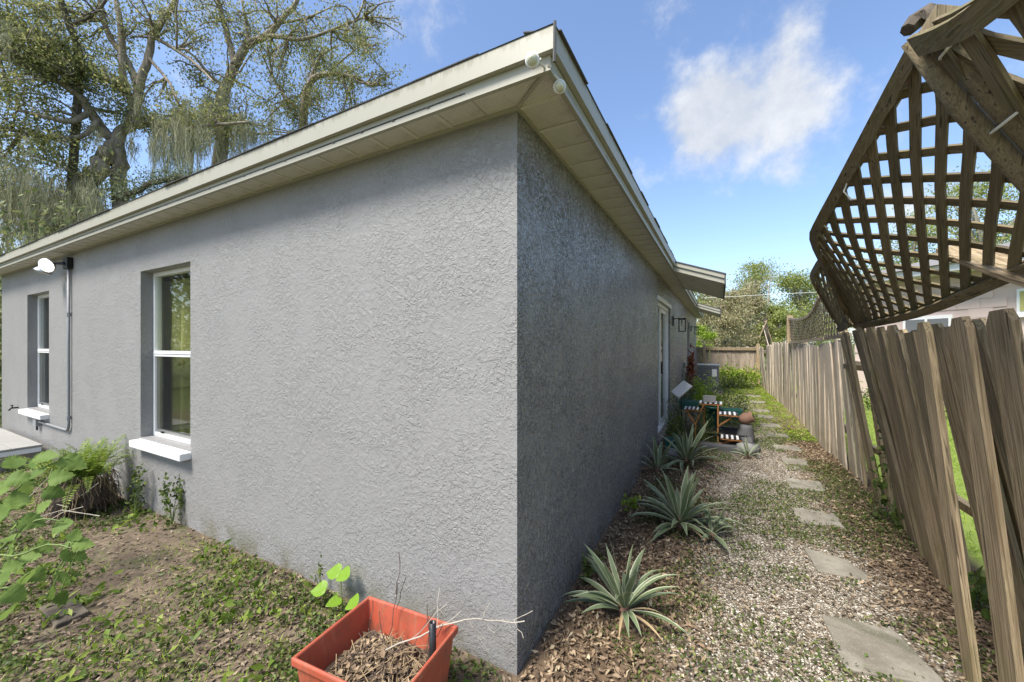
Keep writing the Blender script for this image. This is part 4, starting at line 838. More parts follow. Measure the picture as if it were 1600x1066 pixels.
# dry stalks near the fern
m = MB()
for i in range(16): 
    p = (FX-.1+random.uniform(-.9,.3), -.6+random.uniform(-.35,.2), .03); a = random.uniform(-.4,.5); L = random.uniform(.3,.8); m.tube([p, (p[0]+L*math.cos(a)*.5, p[1]+L*math.sin(a)*.5, p[2]+.12), (p[0]+L*math.cos(a), p[1]+L*math.sin(a), p[2]+random.uniform(.1,.28))], .003, 4)
tag(m.build('dry_stalks', M['twig_pale'], None), 'tangle of dry pale stalks lying in front of the fern', 'stalks', kind='stuff')
def big_leaf(seed, lobes=True):
    r = random.Random(seed); m = MB(); n = 15; L = 1.0; cv = r.uniform(-.1,.35)
    for i in range(n+1):
        u = i/n; w = .44*math.sin(math.pi*u**.72)**.8 if 0 < i < n else .004
        if lobes and 0 < i < n: w *= (1+.09*((i % 2)*2-1))*(1.12 if i == n//2 else 1)
        zc = -cv*u*u+.05*math.sin(u*3+seed); e = .30*w*w+.035*r.uniform(-1,1)
        for s_, q in ((-1, e), (-.66, e*.5+.018*r.uniform(-1,1)), (-.33, .012+.014*((i % 3) == 0)), (0, -.02), (.33, .012+.014*((i % 3) == 0)), (.66, e*.5+.018*r.uniform(-1,1)), (1, e)): m.v.append((u*L-.10*w*abs(s_) + .05*abs(s_)*((i % 2) if lobes else 0), s_*w, zc+q))
    for i in range(n):
        for k in range(6): m.f.append((i*7+k, (i+1)*7+k, (i+1)*7+k+1, i*7+k+1)); m.m.append(0)
    return m.mesh('leaf', M['big_leaf'], True)
BL = [big_leaf(s) for s in range(5)]
bush = thing('broadleaf_shrub', 'tall weed with large pale green leaves at the left edge', 'shrub', (-2.0, -.97, 0))
root = at(-60, 1010, 2.0); root.z = 0
# leaf tips by bearing: (px, py, distance, size, heading)
LV = [(30,748,2.2,.17,0),(75,715,2.3,.17,.3),(115,722,2.35,.19,-.1),(60,738,2.25,.15,.8),(25,780,2.2,.17,2.4),(95,745,2.25,.16,.2),(20,722,2.4,.16,2.0),(50,815,2.1,.16,-.3),(100,820,2.15,.13,.2),(15,865,2.0,.15,-2.5),(12,840,2.05,.14,2.8),
      (50,870,2.0,.13,.1),(70,855,1.95,.12,-.5),(105,870,1.85,.12,-1.1),(100,905,1.85,.13,-1.5),(115,895,1.9,.11,-1.2),(85,925,1.85,.14,-2.0),(130,850,1.9,.13,.1),(125,870,1.9,.11,-.4),(118,835,1.9,.09,1.2),(25,930,1.8,.14,-1.0),(12,960,1.8,.15,-2.2),(40,900,1.85,.13,-2.6),(2,905,1.9,.13,2.9),(0,800,2.1,.15,2.7),(85,770,2.25,.15,-.6),(40,765,2.3,.15,-1.2),(95,935,1.85,.10,-1.6),(70,790,2.2,.12,.5),(30,815,2.1,.13,1.0),(60,900,1.9,.10,-.9),(110,850,1.9,.09,.7),(20,885,1.95,.11,.4),(5,760,2.2,.14,2.2),(55,720,2.35,.13,1.2)]
LV = [(a, b, c, d*random.uniform(.58,.78), e+random.uniform(-.35,.35)) for a, b, c, d, e in LV]
stem_pts = [[(-60,1010,2.0),(-20,860,2.1),(15,780,2.2),(60,735,2.3),(110,715,2.35)], [(-60,1010,2.0),(-20,880,2.0),(30,868,1.95),(80,850,1.9),(128,862,1.88)], [(-60,1010,2.0),(-30,940,1.9),(0,920,1.85),(25,918,1.83)], [(-20,880,2.05),(20,840,2.08),(60,812,2.12),(100,815,2.15)]]
m = MB()
for sp_ in stem_pts:
    P = [at(*q) for q in sp_]; P = [crv(P, u) for u in np.linspace(0, 1, 12)]; P[0].z = max(0, P[0].z) if sp_[0][0] != -60 else 0; m.tube(P, [.007*(1-.6*i/11) for i in range(12)], 6)
m.build('stem', M['stem_green'], bush, True)
stems3d = [crv([at(*q) for q in sp_], u) for sp_ in stem_pts for u in np.linspace(0.2, 1, 20)]
m = MB()
for i, (px, py, d, s, hd) in enumerate(LV):
    p = at(px, py, d); dirv = (math.cos(hd)*RV + .25*FV + math.sin(hd)*UV_*.8).normalized(); b = p - dirv*s*.55
    x = dirv; up = (UV_*random.uniform(.4,1) - FV*random.uniform(.1,.9) + RV*random.uniform(-.6,.6)); z = (up - x*up.dot(x)).normalized(); y = z.cross(x)
    Mx = Matrix((x, y, z)).transposed().to_4x4() @ Matrix.Scale(s, 4); Mx.translation = b
    put('leaf', BL[i % 5], bush, Mx); q = min(stems3d, key=lambda w: (w-b).length); m.tube([q, (q+b)/2+Vector((0,0,.01)), b], .0022, 4)
o = m.build('leaf_stalks', M['stem_green'], bush); o['kind'] = 'stuff'
# bright seedling behind the planter at the wall
t = thing('seedling', 'young plant with bright green broad leaves against the wall behind planter', 'plant', (-1.03, -.08, 0))
MB().tube([(-1.0,-.08,0),(-1.02,-.075,.10),(-1.03,-.07,.20)], .0028, 5).build('stem', M['stem_green'], t); MB().tube([(-1.01,-.08,.05),(-1.10,-.10,.11)], .002, 4).build('stem', M['stem_green'], t); MB().tube([(-1.01,-.08,.04),(-.93,-.09,.09)], .002, 4).build('stem', M['stem_green'], t)
def leafm(name, c): 
    tt = NT(name); tt.col(c).rough(.45); tr = tt.node('ShaderNodeBsdfTranslucent'); tr.inputs[0].default_value = (*c, 1); mx = tt.node('ShaderNodeMixShader'); mx.inputs[0].default_value = .4
    tt.L.new(tt.b.outputs[0], mx.inputs[1]); tt.L.new(tr.outputs[0], mx.inputs[2]); tt.L.new(mx.outputs[0], tt.out.inputs[0]); return tt.m
bl = leafm('seedling_leaf', (.22,.38,.03))
def leafmesh(seed): 
    me = big_leaf(seed, False).copy(); me.materials.clear(); me.materials.append(bl); return me
for (b, d, s) in (((-1.03,-.07,.20),(.9,-.35,.15),.095),((-1.03,-.07,.20),(-1,-.3,-.1),.095),((-1.10,-.10,.11),(-.9,-.5,-.15),.095),((-.93,-.09,.09),(.9,-.45,.3),.095),((-1.0,-.09,.07),(-.3,-1,.1),.08)):
    x = Vector(d).normalized(); up = Vector((0,-.6,.8)); z = (up-x*up.dot(x)).normalized(); y = z.cross(x); Mx = Matrix((x,y,z)).transposed().to_4x4() @ Matrix.Scale(s, 4); Mx.translation = b; put('leaf', leafmesh(int(s*100)), t, Mx)
clump('weed_plant','thin upright weed left of the bright seedling','weed',(-1.22,-.06,0),(.03,.03,.2),26,.035,.012,M['weed'])
tag(MB().box(-2.44,-2.16,-.84,-.72,-.01,.018,0,None).build('flat_board', M['bark_dark'], None, bevel=.006), 'dark flat board lying in the weeds under the big leaves', 'board')

# ------------------------------------------------------------------ loose ground cover
def region(n, x0, x1, y0, y1, prob):
    x = rng.uniform(x0, x1, n); y = rng.uniform(y0, y1, n); k = rng.uniform(0, 1, n) < prob(x, y)
    for q in stones:
        qx = [p[0] for p in q]; qy = [p[1] for p in q]; edge = .03*(fbm(x, y, 9, 31)-.5)*2
        k &= ~((x > min(qx)+.02+edge) & (x < max(qx)-.02+edge) & (y > min(qy)+.03+edge) & (y < max(qy)-.03+edge) & (rng.uniform(0,1,n) < .93))
    return x[k], y[k]
def ground_leaves(name, label, n, box, prob, L, W, mat, flat, h, curl=.3):
    x, y = region(n, *box, prob); P = np.stack([x, y, gza(x, y)+rng.uniform(.002, h, len(x))], 1)
    V, F = leaf_arrays(P, rng.uniform(*L, len(x)), rng.uniform(*W, len(x)), flat, curl)
    o = bpy.data.objects.new(name, fast_mesh(name, V, F, mat)); COL.objects.link(o); tag(o, label, name.replace('_', ' '), kind='stuff')
depth = lambda x, y: -(x-.7615)*.4718 + (y+1.469)*.8815
sm = lambda v, a, b: np.clip((v-a)/(b-a), 0, 1)
ground_leaves('leaf_litter','dead brown leaves scattered over the bare left yard', 40000, (-7,.0,-2.3,-.01), lambda x,y: .25+.75*sm(fbm(x,y,1.3,5),.4,.6), (.012,.045), (.006,.018), M['chips'], .8, .012)
ground_leaves('weeds','low green weeds carpeting the left yard', 95000, (-6.5,-.05,-2.3,-.03), lambda x,y: np.clip(sm(2.5-depth(x,y)+.9*(fbm(x,y,1.1,8)-.5),.0,.4)*sm(fbm(x,y,2.6,3),.47,.60) + sm(-y,.42,.2)*sm(-x,1.9,2.6)*sm(fbm(x,y,2.2,6),.36,.52) + .5*sm(fbm(x,y,1.6,19),.55,.64), 0, 1)*.9, (.010,.036), (.007,.020), M['weed'], .4, .035)
ground_leaves('leaf_litter','brown leaves drifted along the side wall under the agaves', 22000, (.02,.95,-.6,4.3), lambda x,y: np.clip(1.1-1.1*sm(x+.35*(fbm(x,y,2.2,51)-.5),.35,.8),0,1)*(.35+.65*sm(fbm(x,y,2,4),.3,.55)), (.014,.045), (.008,.020), M['litter'], .72, .022, .6)
ground_leaves('leaf_litter','brown leaves banked along the foot of the leaning fence', 22000, (1.3,2.2,-.4,6.5), lambda x,y: sm(x+.4*(fbm(x,y,2.2,52)-.5),1.5,1.85)*(.35+.65*sm(fbm(x,y,2,7),.3,.55)), (.014,.048), (.007,.020), M['litter'], .78, .02, .5)
ground_leaves('leaf_litter','sparse leaves and bits on the shell path', 30000, (.4,1.9,-.5,13), lambda x,y: .25+.75*sm(fbm(x,y,1.6,2),.45,.6), (.012,.04), (.006,.018), M['chips'], .85, .012)
ground_leaves('weeds','small green weed patches on the shell path', 64000, (.15,2.0,-.4,6), lambda x,y: np.clip(sm(fbm(x,y,1.9,12),.50,.60)+.7*sm(fbm(x,y,3.1,61),.56,.64),0,1)*.9, (.010,.028), (.006,.014), M['weed'], .4, .035)
ground_leaves('weeds','yellow green growth over the far half of the path', 26000, (.5,2.05,5.5,14.5), lambda x,y: .25+.7*sm(fbm(x,y,1.5,14),.4,.6)*np.where((x>1.4)&(x<1.72),.45,1), (.02,.05), (.010,.022), M['bright_shrub'], .5, .04)
ground_leaves('grass_blades','fine grass blades among the weeds of the left yard', 26000, (-6.5,-.05,-2.3,-.03), lambda x,y: np.clip(.05+.7*sm(fbm(x,y,1.4,41),.5,.62),0,1), (.025,.07), (.002,.0045), M['bright_shrub'], .35, .03)
ground_leaves('weeds','larger leafy weeds dotted over the left yard', 5200, (-5,-.05,-2.3,-.03), lambda x,y: sm(fbm(x,y,2.4,44),.55,.66), (.035,.07), (.018,.03), M['fern'], .4, .06)
ground_leaves('twigs','fine dry twigs and pine straw strewn over path and yard', 9000, (-4,2.0,-2.2,5), lambda x,y: np.where((x<0)&(y>0),0,.6), (.03,.12), (.0015,.004), M['litter'], .9, .02)
def pebbles(n):
    x, y = region(n, .25, 1.95, -.7, 7.0, lambda x,y: np.clip(sm(x+.5*(fbm(x,y,1.7,21)-.5),.42,.75)*(1-sm(x+.5*(fbm(x,y,1.7,25)-.5),1.5,1.85))*(.25+.75*sm(fbm(x,y,1.5,22),.38,.58)),0,1)*np.where(y>3,.55,1))
    k = len(x); s = np.where(rng.uniform(0,1,(k,1))<.03, rng.uniform(.005,.009,(k,1)), rng.uniform(.0013,.0042,(k,1)))*np.array([[1,1,.5]])*rng.uniform(.6,1.4,(k,3)); a = rng.uniform(0,6.28,k); ca, sa = np.cos(a), np.sin(a)
    O = np.array([[1,0,0],[0,1,0],[-1,0,0],[0,-1,0],[0,0,1],[0,0,-1]],float)[None]*s[:,None,:]
    X = O[...,0]*ca[:,None]-O[...,1]*sa[:,None]; Y = O[...,0]*sa[:,None]+O[...,1]*ca[:,None]
    V = np.stack([X+x[:,None], Y+y[:,None], O[...,2]+(gza(x,y)+.003)[:,None]], -1).reshape(-1,3)
    F = (np.arange(k)[:,None,None]*6 + np.array([[0,1,4],[1,2,4],[2,3,4],[3,0,4]])[None]).reshape(-1,3)
    o = bpy.data.objects.new('shell_gravel', fast_mesh('shell_gravel', V, F, M['shell'])); COL.objects.link(o); tag(o, 'white crushed shell gravel covering the middle of the path', 'gravel', kind='stuff')
pebbles(190000)
def lawn_grass():
    n = 30000; x = rng.uniform(2.25, 6, n); y = rng.uniform(-1, 9, n); P = np.stack([x, y, np.full(n, .02)], 1)
    V, F = leaf_arrays(P, rng.uniform(.03,.07,n), rng.uniform(.004,.008,n), .1, .2); o = bpy.data.objects.new('lawn_grass', fast_mesh('lawn_grass', V, F, M['bright_shrub'])); COL.objects.link(o); tag(o, 'bright green lawn seen through the fence gaps', 'grass', kind='stuff')
lawn_grass()

# ------------------------------------------------------------------ neighbouring house
nh = thing('neighbour_house', 'pale pink block house behind the fence at right', 'house', (6, 10, 0))
P0 = Vector((3.9, 12.4, 0)); D = Vector((.60,-.80,0)).normalized(); Nn = Vector((-D.y, D.x, 0))*-1     # face looks toward the path
if Nn.x > 0: Nn = -Nn
def nb(s0, s1, d0, d1, z0, z1): 
    m = MB(); vs = [P0 + D*s - Nn*d + UV_*z for s, d, z in ((s0,d0,z0),(s1,d0,z0),(s1,d1,z0),(s0,d1,z0),(s0,d0,z1),(s1,d0,z1),(s1,d1,z1),(s0,d1,z1))]
    return m.add(vs, [(0,3,2,1),(4,5,6,7),(0,1,5,4),(1,2,6,5),(2,3,7,6),(3,0,4,7)])
nb(0, 9, .25, 6, -.1, 3.0).build('wall', M['pink_block'], nh)
bm_ = MB(); bm_ = nb(0, .394, .23, .249, 0, .194).mesh('block', M['pink_block'])
WS, DS = 3.15, (1.2, 2.15)
for r in range(15):
    for c in range(16):
        s = c*.4 + (.2 if r % 2 else 0); z = r*.2
        if z < .8 or (WS-.41 < s < WS+.5 and 1.95 < z+.1 < 2.55) or (DS[0]-.41 < s < DS[1] and z < 2.15): continue
        put('block', bm_, nh, Matrix.Translation(D*s + UV_*z))
nwin = nb(WS, WS+.5, .20, .26, 2.02, 2.52).build('window', M['frame_white'], nh); nb(WS+.05, WS+.45, .19, .198, 2.08, 2.47).build('pane', M['curtain'], nwin); nb(WS-.04, WS+.54, .15, .199, 1.96, 2.015).build('sill', M['white_paint'], nwin)
nd = nb(DS[0], DS[1], .19, .24, .1, 2.1).build('sliding_door', M['white_paint'], nh)
for a, b in ((DS[0]+.06, (DS[0]+DS[1])/2-.03), ((DS[0]+DS[1])/2+.03, DS[1]-.06)): nb(a, b, .18, .189, .18, 2.02).build('pane', M['ac_grey'], nd)
nb(-.4, 9.5, -.3, 6.4, 3.0, 3.16).build('fascia', M['frame_white'], nh)
rf = MB(); z = 3.161; q = [P0+D*s-Nn*d for s, d in ((-.5,-.4),(9.6,-.4),(9.6,6.5),(-.5,6.5))]; rd = [P0+D*s-Nn*3.05 for s in (2.5, 6.6)]
rf.add([(*p.xy, z) for p in q]+[(*p.xy, z+.9) for p in rd], [(0,1,5,4),(1,2,5),(2,3,4,5),(3,0,4),(3,2,1,0)]); rf.build('roof', M['roof_grey'], nh)
tag(MB().tube([at(1100,466,18), at(1200,460.5,17.5), at(1292,456,17), at(1420,446,16.5)], .012, 5).build('overhead_wire', M['string'], None), 'thin pale overhead wire crossing before the far trees', 'wire')

# ------------------------------------------------------------------ trees
def finish_tree(t, limbs, P, leaf, Lr, bark, moss=None, flat=.1):
    m = MB()
    for pts, r0, r1, n in limbs:
        k = len(pts); m.tube(pts, [r0+(r1-r0)*i/(k-1) for i in range(k)], n)
    m.build('trunk', M[bark], t, True)
    V, F = leaf_arrays(P, rng.uniform(*Lr, len(P)), rng.uniform(Lr[0]*.42, Lr[1]*.5, len(P)), flat, .3, True)
    o = bpy.data.objects.new('crown', fast_mesh('crown', V, F, M[leaf])); link(o, t)
    if moss is not None and len(moss):
        o = bpy.data.objects.new('hanging_moss', fast_mesh('hanging_moss', moss[0], moss[1], M['moss'])); link(o, t); o['kind'] = 'stuff'; o['label'] = 'grey green moss hanging in curtains from the limbs'
def jit(P, a): return [p + Vector((random.uniform(-a,a), random.uniform(-a,a), random.uniform(-a,a))) if 0 < i < len(P)-1 else p for i, p in enumerate(P)]
def limb(pix, r0, r1, n=7, wob_=.10):
    P = [at(*q) for q in pix]; k = (len(P)-1)*5+1; Q = [crv(P, u) for u in np.linspace(0, 1, k)]; return (jit(Q, wob_*min(r0, .4)), r0, r1, n)
def crown_from(limbs, clumps, dens, sub=5):
    nodes = [p for pts, *_ in limbs for p in pts]; out = []; extra = []
    for (px, py, t, rpx, k) in clumps:
        c = at(px, py, t); R = rpx*t/605; near_ = min(nodes, key=lambda w: (w-c).length)
        for j in range(sub):
            e = c + Vector((random.gauss(0,.55), random.gauss(0,.55), random.gauss(0,.5)))*R; mid = near_.lerp(e, .5) + Vector((random.uniform(-.15,.15), random.uniform(-.15,.15), random.uniform(-.05,.2)))*R
            tw = [crv([near_, mid, e], u) for u in np.linspace(0, 1, 7)]; extra.append((jit(tw, .04*R), .035+.01*R, .008, 4))
            for _ in range(5):
                b0 = tw[random.randrange(3, 7)]; b1 = b0 + Vector((random.gauss(0,.35), random.gauss(0,.35), random.gauss(0,.3)))*R; extra.append((jit([b0, b0.lerp(b1,.5), b1], .05*R), .014, .004, 3))
                n = int((3.4+2.4/max(k,.35)**.7)*dens*k*R*R/(sub*5)); cc = np.array(b0.lerp(b1, .75)); out.append(cc + rng.normal(0, 1, (n,3))*np.array([.24,.24,.17])*R)
    return extra, np.concatenate(out) if out else np.zeros((0,3))
def moss_strands(spots):
    Vs, Fs, b = [], [], 0
    for (px, py, t, wpx, lpx, n) in spots:
        n = int(n*1.9)
        for i in range(n):
            g = i//9; rg = random.Random(g*31+px); cx = rg.gauss(0,.5)*wpx; cy = rg.gauss(0,.4)*lpx*.6; ll = rg.choice((.25,.4,.6,.8,1.2))*rg.uniform(.8,1.2)
            p = at(px+cx+random.gauss(0,.09)*wpx, py+cy, t+rg.uniform(-1.5,1.5)); L = lpx*t/605*ll*random.uniform(.5,1.1); w = random.uniform(.002,.007)*t/10
            a = random.uniform(0, 3.14); s = Vector((math.cos(a), math.sin(a), 0)); pts = [p + Vector((random.gauss(0,.06), random.gauss(0,.06), 0)) - UV_*L*k/4 for k in range(5)]
            for k, q in enumerate(pts): ww = w*(1, 1.3, 1, .7, .15)[k]; Vs += [tuple(q+s*ww), tuple(q-s*ww)]
            Fs += [(b+2*k, b+2*k+1, b+2*k+3, b+2*k+2) for k in range(4)]; b += 10
    return np.array(Vs), np.array(Fs)
# oak 1
o1 = thing('oak_tree', 'large spreading oak draped in moss left of the house, thick forked trunk', 'tree', tuple(at(195, 539, 13.5).xy)+(0,), 'moss hung oaks behind the house')
g = at(192, 539+605*1.417/13.5, 13.5)
L1 = [limb([(192,603,13.5),(192,420,13.5),(190,300,13.5),(187,250,13.4),(183,222,13.4)], .24, .19, 9, .25), limb([(60,470,12.6),(110,330,12.8),(150,270,13),(170,240,13.2),(183,222,13.4)], .30, .22, 9, .25),
      limb([(183,222,13.4),(166,210,13.3),(141,175,13),(122,150,12.8),(60,110,12.4),(0,90,12)], .19, .07), limb([(183,222,13.4),(190,206,13.4),(212,195,13.4),(266,194,13.2),(330,196,13),(390,190,12.8)], .21, .03),
      limb([(205,198,13.4),(213,165,13.5),(219,134,13.6),(231,94,13.7),(241,53,13.8),(269,9,14),(290,-40,14)], .17, .07), limb([(216,134,13.6),(205,108,13.6),(194,88,13.5),(169,53,13.4),(156,0,13.3),(150,-50,13.3)], .13, .06),
      limb([(210,168,13.5),(193,125,13.4),(191,62,13.4),(184,16,13.4),(176,-40,13.4)], .13, .06), limb([(232,90,13.7),(265,130,13.3),(280,165,13)], .06, .03), limb([(245,60,13.8),(300,95,13.4),(335,130,13)], .07, .03),
      limb([(152,190,13),(140,205,12.8),(118,215,12.6),(60,212,12.2),(0,200,12)], .09, .04), limb([(141,175,13),(110,190,12.5),(60,180,12),(20,170,11.8)], .10, .04)]
C1 = [(20,60,12.2,60,1),(80,70,12.4,55,1),(60,130,12.2,60,1.3),(120,110,12.7,50,1.2),(160,140,13,45,1.4),(20,190,12,50,1.3),(20,260,12,60,1.5),(70,240,12.3,50,1.3),(110,260,12.5,45,1.2),(60,310,12,60,1.2),(20,340,12,50,1.2),(130,310,12.5,40,.9),(170,165,13.2,35,1.1),(200,150,13.4,30,.8),(230,195,13.3,35,1.3),(290,190,13.1,45,1.2),(330,190,13,40,1.0),
      (250,60,13.8,40,.35),(220,30,13.7,50,.35),(280,30,14,40,.5),(310,50,13.8,35,.6),(150,50,13.4,45,.4),(110,20,12.8,50,.6),(240,140,13.3,30,.5),(275,170,13,25,.6),(190,310,13.4,16,.6),(215,315,13.4,12,.5),(40,10,12.4,45,.6),(185,60,13.4,40,.25),(0,120,12,40,1.2),(10,10,12,45,.8),(30,100,12.2,50,.9),(90,170,12.5,40,.7),(100,120,12.6,45,.7)]
ex, P = crown_from(L1, C1, 230)
ms = moss_strands([(40,310,11.9,50,110,500),(100,320,12.2,50,120,560),(140,315,12.6,28,110,340),(20,270,11.8,40,90,250),(150,330,12.7,16,80,160),(255,205,13.1,22,80,260),(285,200,13.1,18,95,260),(315,200,13,20,60,160),(150,200,13,14,40,70),(205,205,13.4,14,50,70),(20,50,12,16,50,60),(75,360,12,50,60,260),(210,150,13.4,14,50,60)])
finish_tree(o1, L1+ex, P, 'oak_leaf', (.06,.13), 'bark', ms)
o1b = thing('oak_tree', 'dark bare limbed oak showing at the top left corner', 'tree', tuple(at(100, 539, 12.8).xy)+(0,), 'moss hung oaks behind the house')
L1b = [limb([(100,620,12.8),(112,300,12.8),(124,100,12.8),(109,41,12.5),(94,0,12.3),(70,-60,12)], .13, .08), limb([(109,41,12.5),(150,20,12.5),(180,-20,12.5)], .06, .03), limb([(122,95,12.8),(70,60,12.4),(10,28,12)], .07, .03)]
ex, P = crown_from(L1b, [(20,30,12,45,.6),(60,60,12.2,40,.6),(100,75,12.6,40,.6),(150,15,12.5,30,.4),(130,110,12.6,35,.8),(30,95,12.2,40,.8)], 230)
finish_tree(o1b, L1b+ex, P, 'oak_leaf_dark', (.05,.10), 'bark_dark', moss_strands([(12,50,12,10,45,60)]))
# oak 2
o2 = thing('oak_tree', 'mossy oak with a forked pale trunk rising over the middle of the roof', 'tree', tuple(at(342, 539, 15).xy)+(0,), 'moss hung oaks behind the house')
L2 = [limb([(342,596,15),(342,400,15),(344,250,15),(347,188,15),(350,141,15),(367,103,15)], .29, .16, 9, .2), limb([(367,103,15),(358,66,15),(350,35,15),(340,-5,15),(336,-50,15)], .13, .06), limb([(367,103,15),(376,88,15),(388,69,15),(416,56,14.8),(438,34,14.7),(462,6,14.6),(480,-30,14.6)], .17, .06),
      limb([(416,56,14.8),(440,58,14.6),(466,62,14.4),(500,54,14.2),(530,42,14),(569,28,13.9)], .09, .03), limb([(388,69,15),(385,40,15),(378,0,15)], .07, .04), limb([(352,135,15),(330,120,14.8),(305,90,14.6),(280,72,14.5)], .07, .03), limb([(346,200,15),(370,180,14.8),(390,210,14.6)], .06, .03), limb([(440,36,14.7),(480,28,14.5),(520,10,14.4)], .05,.02)]
C2 = [(330,40,15,40,.35),(345,10,15,40,.5),(390,25,15,40,.4),(420,20,14.8,40,.45),(450,60,14.6,40,.5),(480,40,14.4,40,.5),(520,45,14.1,45,.6),(560,35,13.9,40,.6),(590,25,13.9,30,.5),(610,35,13.9,20,.35),(430,110,14.6,40,.4),(395,130,14.7,40,.6),(380,180,14.6,40,.8),(350,200,14.8,40,.8),(320,150,14.8,35,.6),(300,120,14.6,30,.5),(410,90,14.6,30,.4),(375,60,15,25,.4)]
ex, P = crown_from(L2, C2, 200)
finish_tree(o2, L2+ex, P, 'oak_leaf', (.06,.13), 'bark', moss_strands([(345,190,14.9,16,70,200),(375,190,14.7,18,65,190),(320,165,14.8,14,60,110),(350,140,14.9,12,40,80),(395,205,14.6,10,35,60),(300,215,14.6,12,55,100)]))
o3 = thing('oak_tree', 'feathery lighter green oak crown right of the forked oak above the eave', 'tree', tuple(at(470, 539, 17).xy)+(0,), 'moss hung oaks behind the house')
L3 = [limb([(468,589,17),(470,300,17),(475,176,17),(484,131,17),(509,116,16.8),(550,120,16.6),(580,135,16.5)], .24, .04), limb([(484,131,17),(500,90,17),(530,70,17)], .09, .03), limb([(475,176,17),(445,150,17),(425,120,17)], .08, .03), limb([(509,116,16.8),(540,90,16.6),(565,70,16.6)], .05,.02)]
ex, P = crown_from(L3, [(470,100,17,40,.9),(510,90,17,40,.9),(540,110,16.7,40,.9),(570,130,16.6,35,.8),(590,90,16.6,30,.5),(600,120,16.6,20,.4),(440,140,17,35,.8),(490,150,17,40,1.0),(530,150,16.8,35,.9),(420,180,17,30,.8),(460,190,17,35,.9),(500,170,17,30,.9),(550,60,16.6,30,.5),(575,60,16.6,25,.4),(425,75,17,30,.4),(390,215,17,30,.8),(540,175,17,18,.6)], 170)
finish_tree(o3, L3+ex, P, 'oak_leaf', (.07,.14), 'bark', moss_strands([(410,200,17,14,40,60),(425,190,17,12,35,40)]))
# debris-covered limb that rests along the roof line
t = thing('leaf_debris', 'leaves and sticks heaped on the roof edge below the oak', 'debris', tuple(at(240,300,9)))
c0 = [at(195+12*i, 304-3.0*i-(7 if 2 < i < 8 else 0), 8.6) for i in range(11)]; Q = np.concatenate([np.array(p) + rng.normal(0,1,(260,3))*np.array([.22,.22,.07]) for p in c0]); V, F = leaf_arrays(Q, rng.uniform(.03,.08,len(Q)), rng.uniform(.015,.035,len(Q)), .4, .4)
o = bpy.data.objects.new('leaves', fast_mesh('leaves', V, F, M['grey_shrub'])); link(o, t); MB().tube(c0, .06, 6).build('stick', M['bark_dark'], t)
def wild_tree(name, label, px, t, top, rpx, leaf, n=5000, group=None, bark='bark_pale', low=.15, leafL=(.09,.18), dense=1.0):
    b = at(px, 539, t); n = int(n*3.2); b.z = 0; H_ = at(px, top, t).z; R = rpx*t/605; tr = thing(name, label, 'tree', tuple(b), group)
    limbs = [(jit([b.lerp(Vector((b.x+R*.1, b.y, H_*.8)), u) for u in np.linspace(0, 1, 7)], .05*H_*.3), .035*H_, .01*H_, 7)]; P = []
    k = max(10, int(n/330))
    for i in range(k):
        a = random.uniform(0, 6.28); f = random.uniform(low, 1); rr = R*math.sqrt(random.random())*(1-.55*max(0, f-.6)/.4); e = Vector((b.x+rr*math.cos(a), b.y+rr*math.sin(a), H_*f)); s = limbs[0][0][min(6, int(f*5))]
        limbs.append((jit([s, s.lerp(e, .5)+Vector((0,0,.06*H_)), e], .05*R), .010*H_, .003*H_, 4))
        cnt = int(n/k); P.append(np.array(e) + rng.normal(0,1,(cnt,3))*np.array([.24,.24,.15])*R*random.uniform(.7,1.2))
    P = np.concatenate(P); P = P[P[:,2] > .1]; finish_tree(tr, limbs, P, leaf, leafL, bark); return tr
BG = 'trees beyond the far fence'
wild_tree('scrub_tree','dry brownish scrubby tree right behind the far plank fence', 1128, 21, 452, 38, 'far_leaf_brown', 5200, BG, leafL=(.07,.15))
wild_tree('scrub_tree','tangled pinkish brown vine covered tree left of the broken post', 1165, 23, 447, 34, 'far_leaf_brown', 4600, BG, leafL=(.07,.15))
wild_tree('leafy_tree','tall green tree with pale branches in the middle of the far woods', 1178, 30, 418, 36, 'far_leaf', 5200, BG)
wild_tree('leafy_tree','broad green tree in the far woods above the fine lattice', 1248, 27, 428, 44, 'far_leaf', 5600, BG)
wild_tree('leafy_tree','green tree low behind the broken post', 1215, 22, 470, 26, 'far_leaf', 3200, BG)
wild_tree('leafy_tree','far green tree tucked under the door canopies', 1095, 29, 440, 30, 'far_leaf', 4200, BG)
wild_tree('leafy_tree','bright low bush at the house end beyond the far fence', 1098, 17.5, 512, 20, 'bright_shrub', 1400, BG, low=.3, leafL=(.06,.12))
wild_tree('leafy_tree','hazy green tree at the right end of the far woods behind lattice', 1310, 30, 425, 34, 'far_leaf', 3600, BG)
wild_tree('leafy_tree','thin leaved tree behind the pink house seen through the lattice', 1530, 17, 290, 85, 'far_leaf', 3000, None, low=.45, leafL=(.08,.16))
wild_tree('leafy_tree','second thin tree left of the pink house roof seen through lattice', 1420, 20, 345, 60, 'far_leaf', 2300, None, low=.4, leafL=(.08,.16))
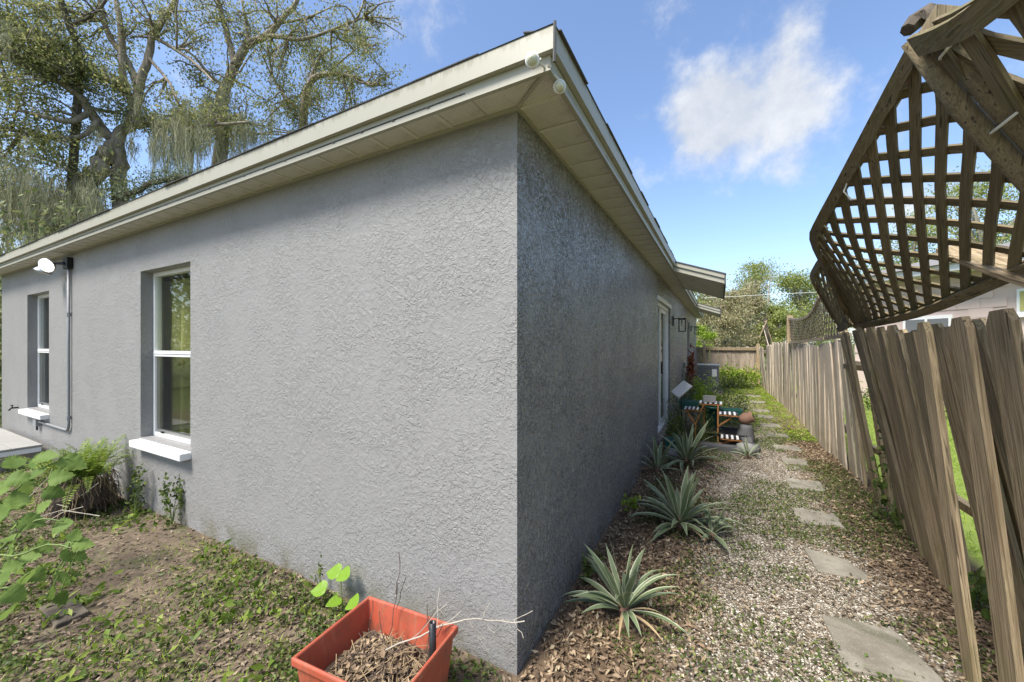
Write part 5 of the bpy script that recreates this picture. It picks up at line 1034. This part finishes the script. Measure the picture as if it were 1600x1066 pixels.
# bare twigs standing out of the far crown
t = thing('bare_sapling', 'thin bare sapling poking above the far woods', 'tree', tuple(at(1200, 539, 24).xy)+(0,), BG)
m = MB(); pts = [at(1200,575,24), at(1198,500,24), at(1203,440,24), at(1205,415,24)]; m.tube(pts, [.08,.06,.03,.01], 5)
for a, b in (((1203,440),(1222,418)),((1202,450),(1186,420)),((1200,480),(1222,468)),((1199,490),(1172,440))): m.tube([at(*a,24), at((a[0]+b[0])/2,(a[1]+b[1])/2+3,24), at(*b,24)], [.03,.02,.008], 4)
m.build('trunk', M['bark_pale'], t)
Q = np.concatenate([np.array(at(px, py, 24)) + rng.normal(0,.22,(40,3)) for px, py in ((1205,413),(1222,418),(1212,424),(1188,422),(1196,428))]); V, F = leaf_arrays(Q, rng.uniform(.08,.14,len(Q)), rng.uniform(.04,.06,len(Q)), .1, .3); link(bpy.data.objects.new('crown', fast_mesh('crown', V, F, M['oak_leaf'])), t)
# trees across the yard that the front windows mirror
wild_tree('yard_tree','leafy tree across the front yard mirrored in the near window', -400, 12, 120, 190, 'oak_leaf', 7000, 'yard trees mirrored in the windows', 'bark', .12, (.10,.22)) if False else None
for i, (x, y, h, r, lb) in enumerate(((-15,-5.0,7.5,3.2,'dark oak across the front yard, mirrored in the near window'),(-22,-5.5,8.5,3.6,'second oak across the front yard, mirrored in the far window'))):
    tr = thing('yard_tree', lb, 'tree', (x,y,0), 'yard trees mirrored in the windows'); b = Vector((x,y,0)); limbs = [([b, b+Vector((0,0,h*.4)), b+Vector((.2,0,h*.8))], .25, .06, 7)]; P = []
    for k in range(34):
        a = random.uniform(0,6.28); f = random.uniform(.08,1); rr = r*math.sqrt(random.random()); e = b+Vector((rr*math.cos(a), rr*math.sin(a), h*f)); limbs.append(([b+Vector((0,0,h*f*.7)), e], .05, .01, 4)); P.append(np.array(e)+rng.normal(0,1,(200,3))*np.array([.7,.7,.5]))
    finish_tree(tr, limbs, np.concatenate(P), 'oak_leaf_dark', (.12,.26), 'bark')

clump('shrub','dark hedge bush past the far left end of the house','shrub',(-10.4,1.0,0),(1.5,1.2,3.3),8000,.12,.06,M['oak_leaf_dark'])
scene.cycles.diffuse_bounces = 6; scene.cycles.max_bounces = 14; scene.cycles.transparent_max_bounces = 24

for i, (x, y, h, r, lb) in enumerate(((-30,2,9,4,'tall tree far beyond the left end of the house'),(-34,9,10,4.5,'broad tree behind the mossy oaks'),(-27,16,10,4.5,'tree in the woods behind the house'))):
    tr = thing('woodland_tree', lb, 'tree', (x,y,0), 'woods left of the house'); b = Vector((x,y,0)); limbs = [([b, b+Vector((0,0,h*.4)), b+Vector((.2,0,h*.7))], .25, .06, 7)]; P = []
    for k in range(30):
        a = random.uniform(0,6.28); f = random.uniform(.08,.62); rr = r*math.sqrt(random.random()); e = b+Vector((rr*math.cos(a), rr*math.sin(a), h*f)); limbs.append(([b+Vector((0,0,h*f*.7)), e], .05, .01, 4)); P.append(np.array(e)+rng.normal(0,1,(200,3))*np.array([.8,.8,.5]))
    P = np.concatenate(P); finish_tree(tr, limbs, P[P[:,2] > .1], 'oak_leaf', (.15,.3), 'bark')
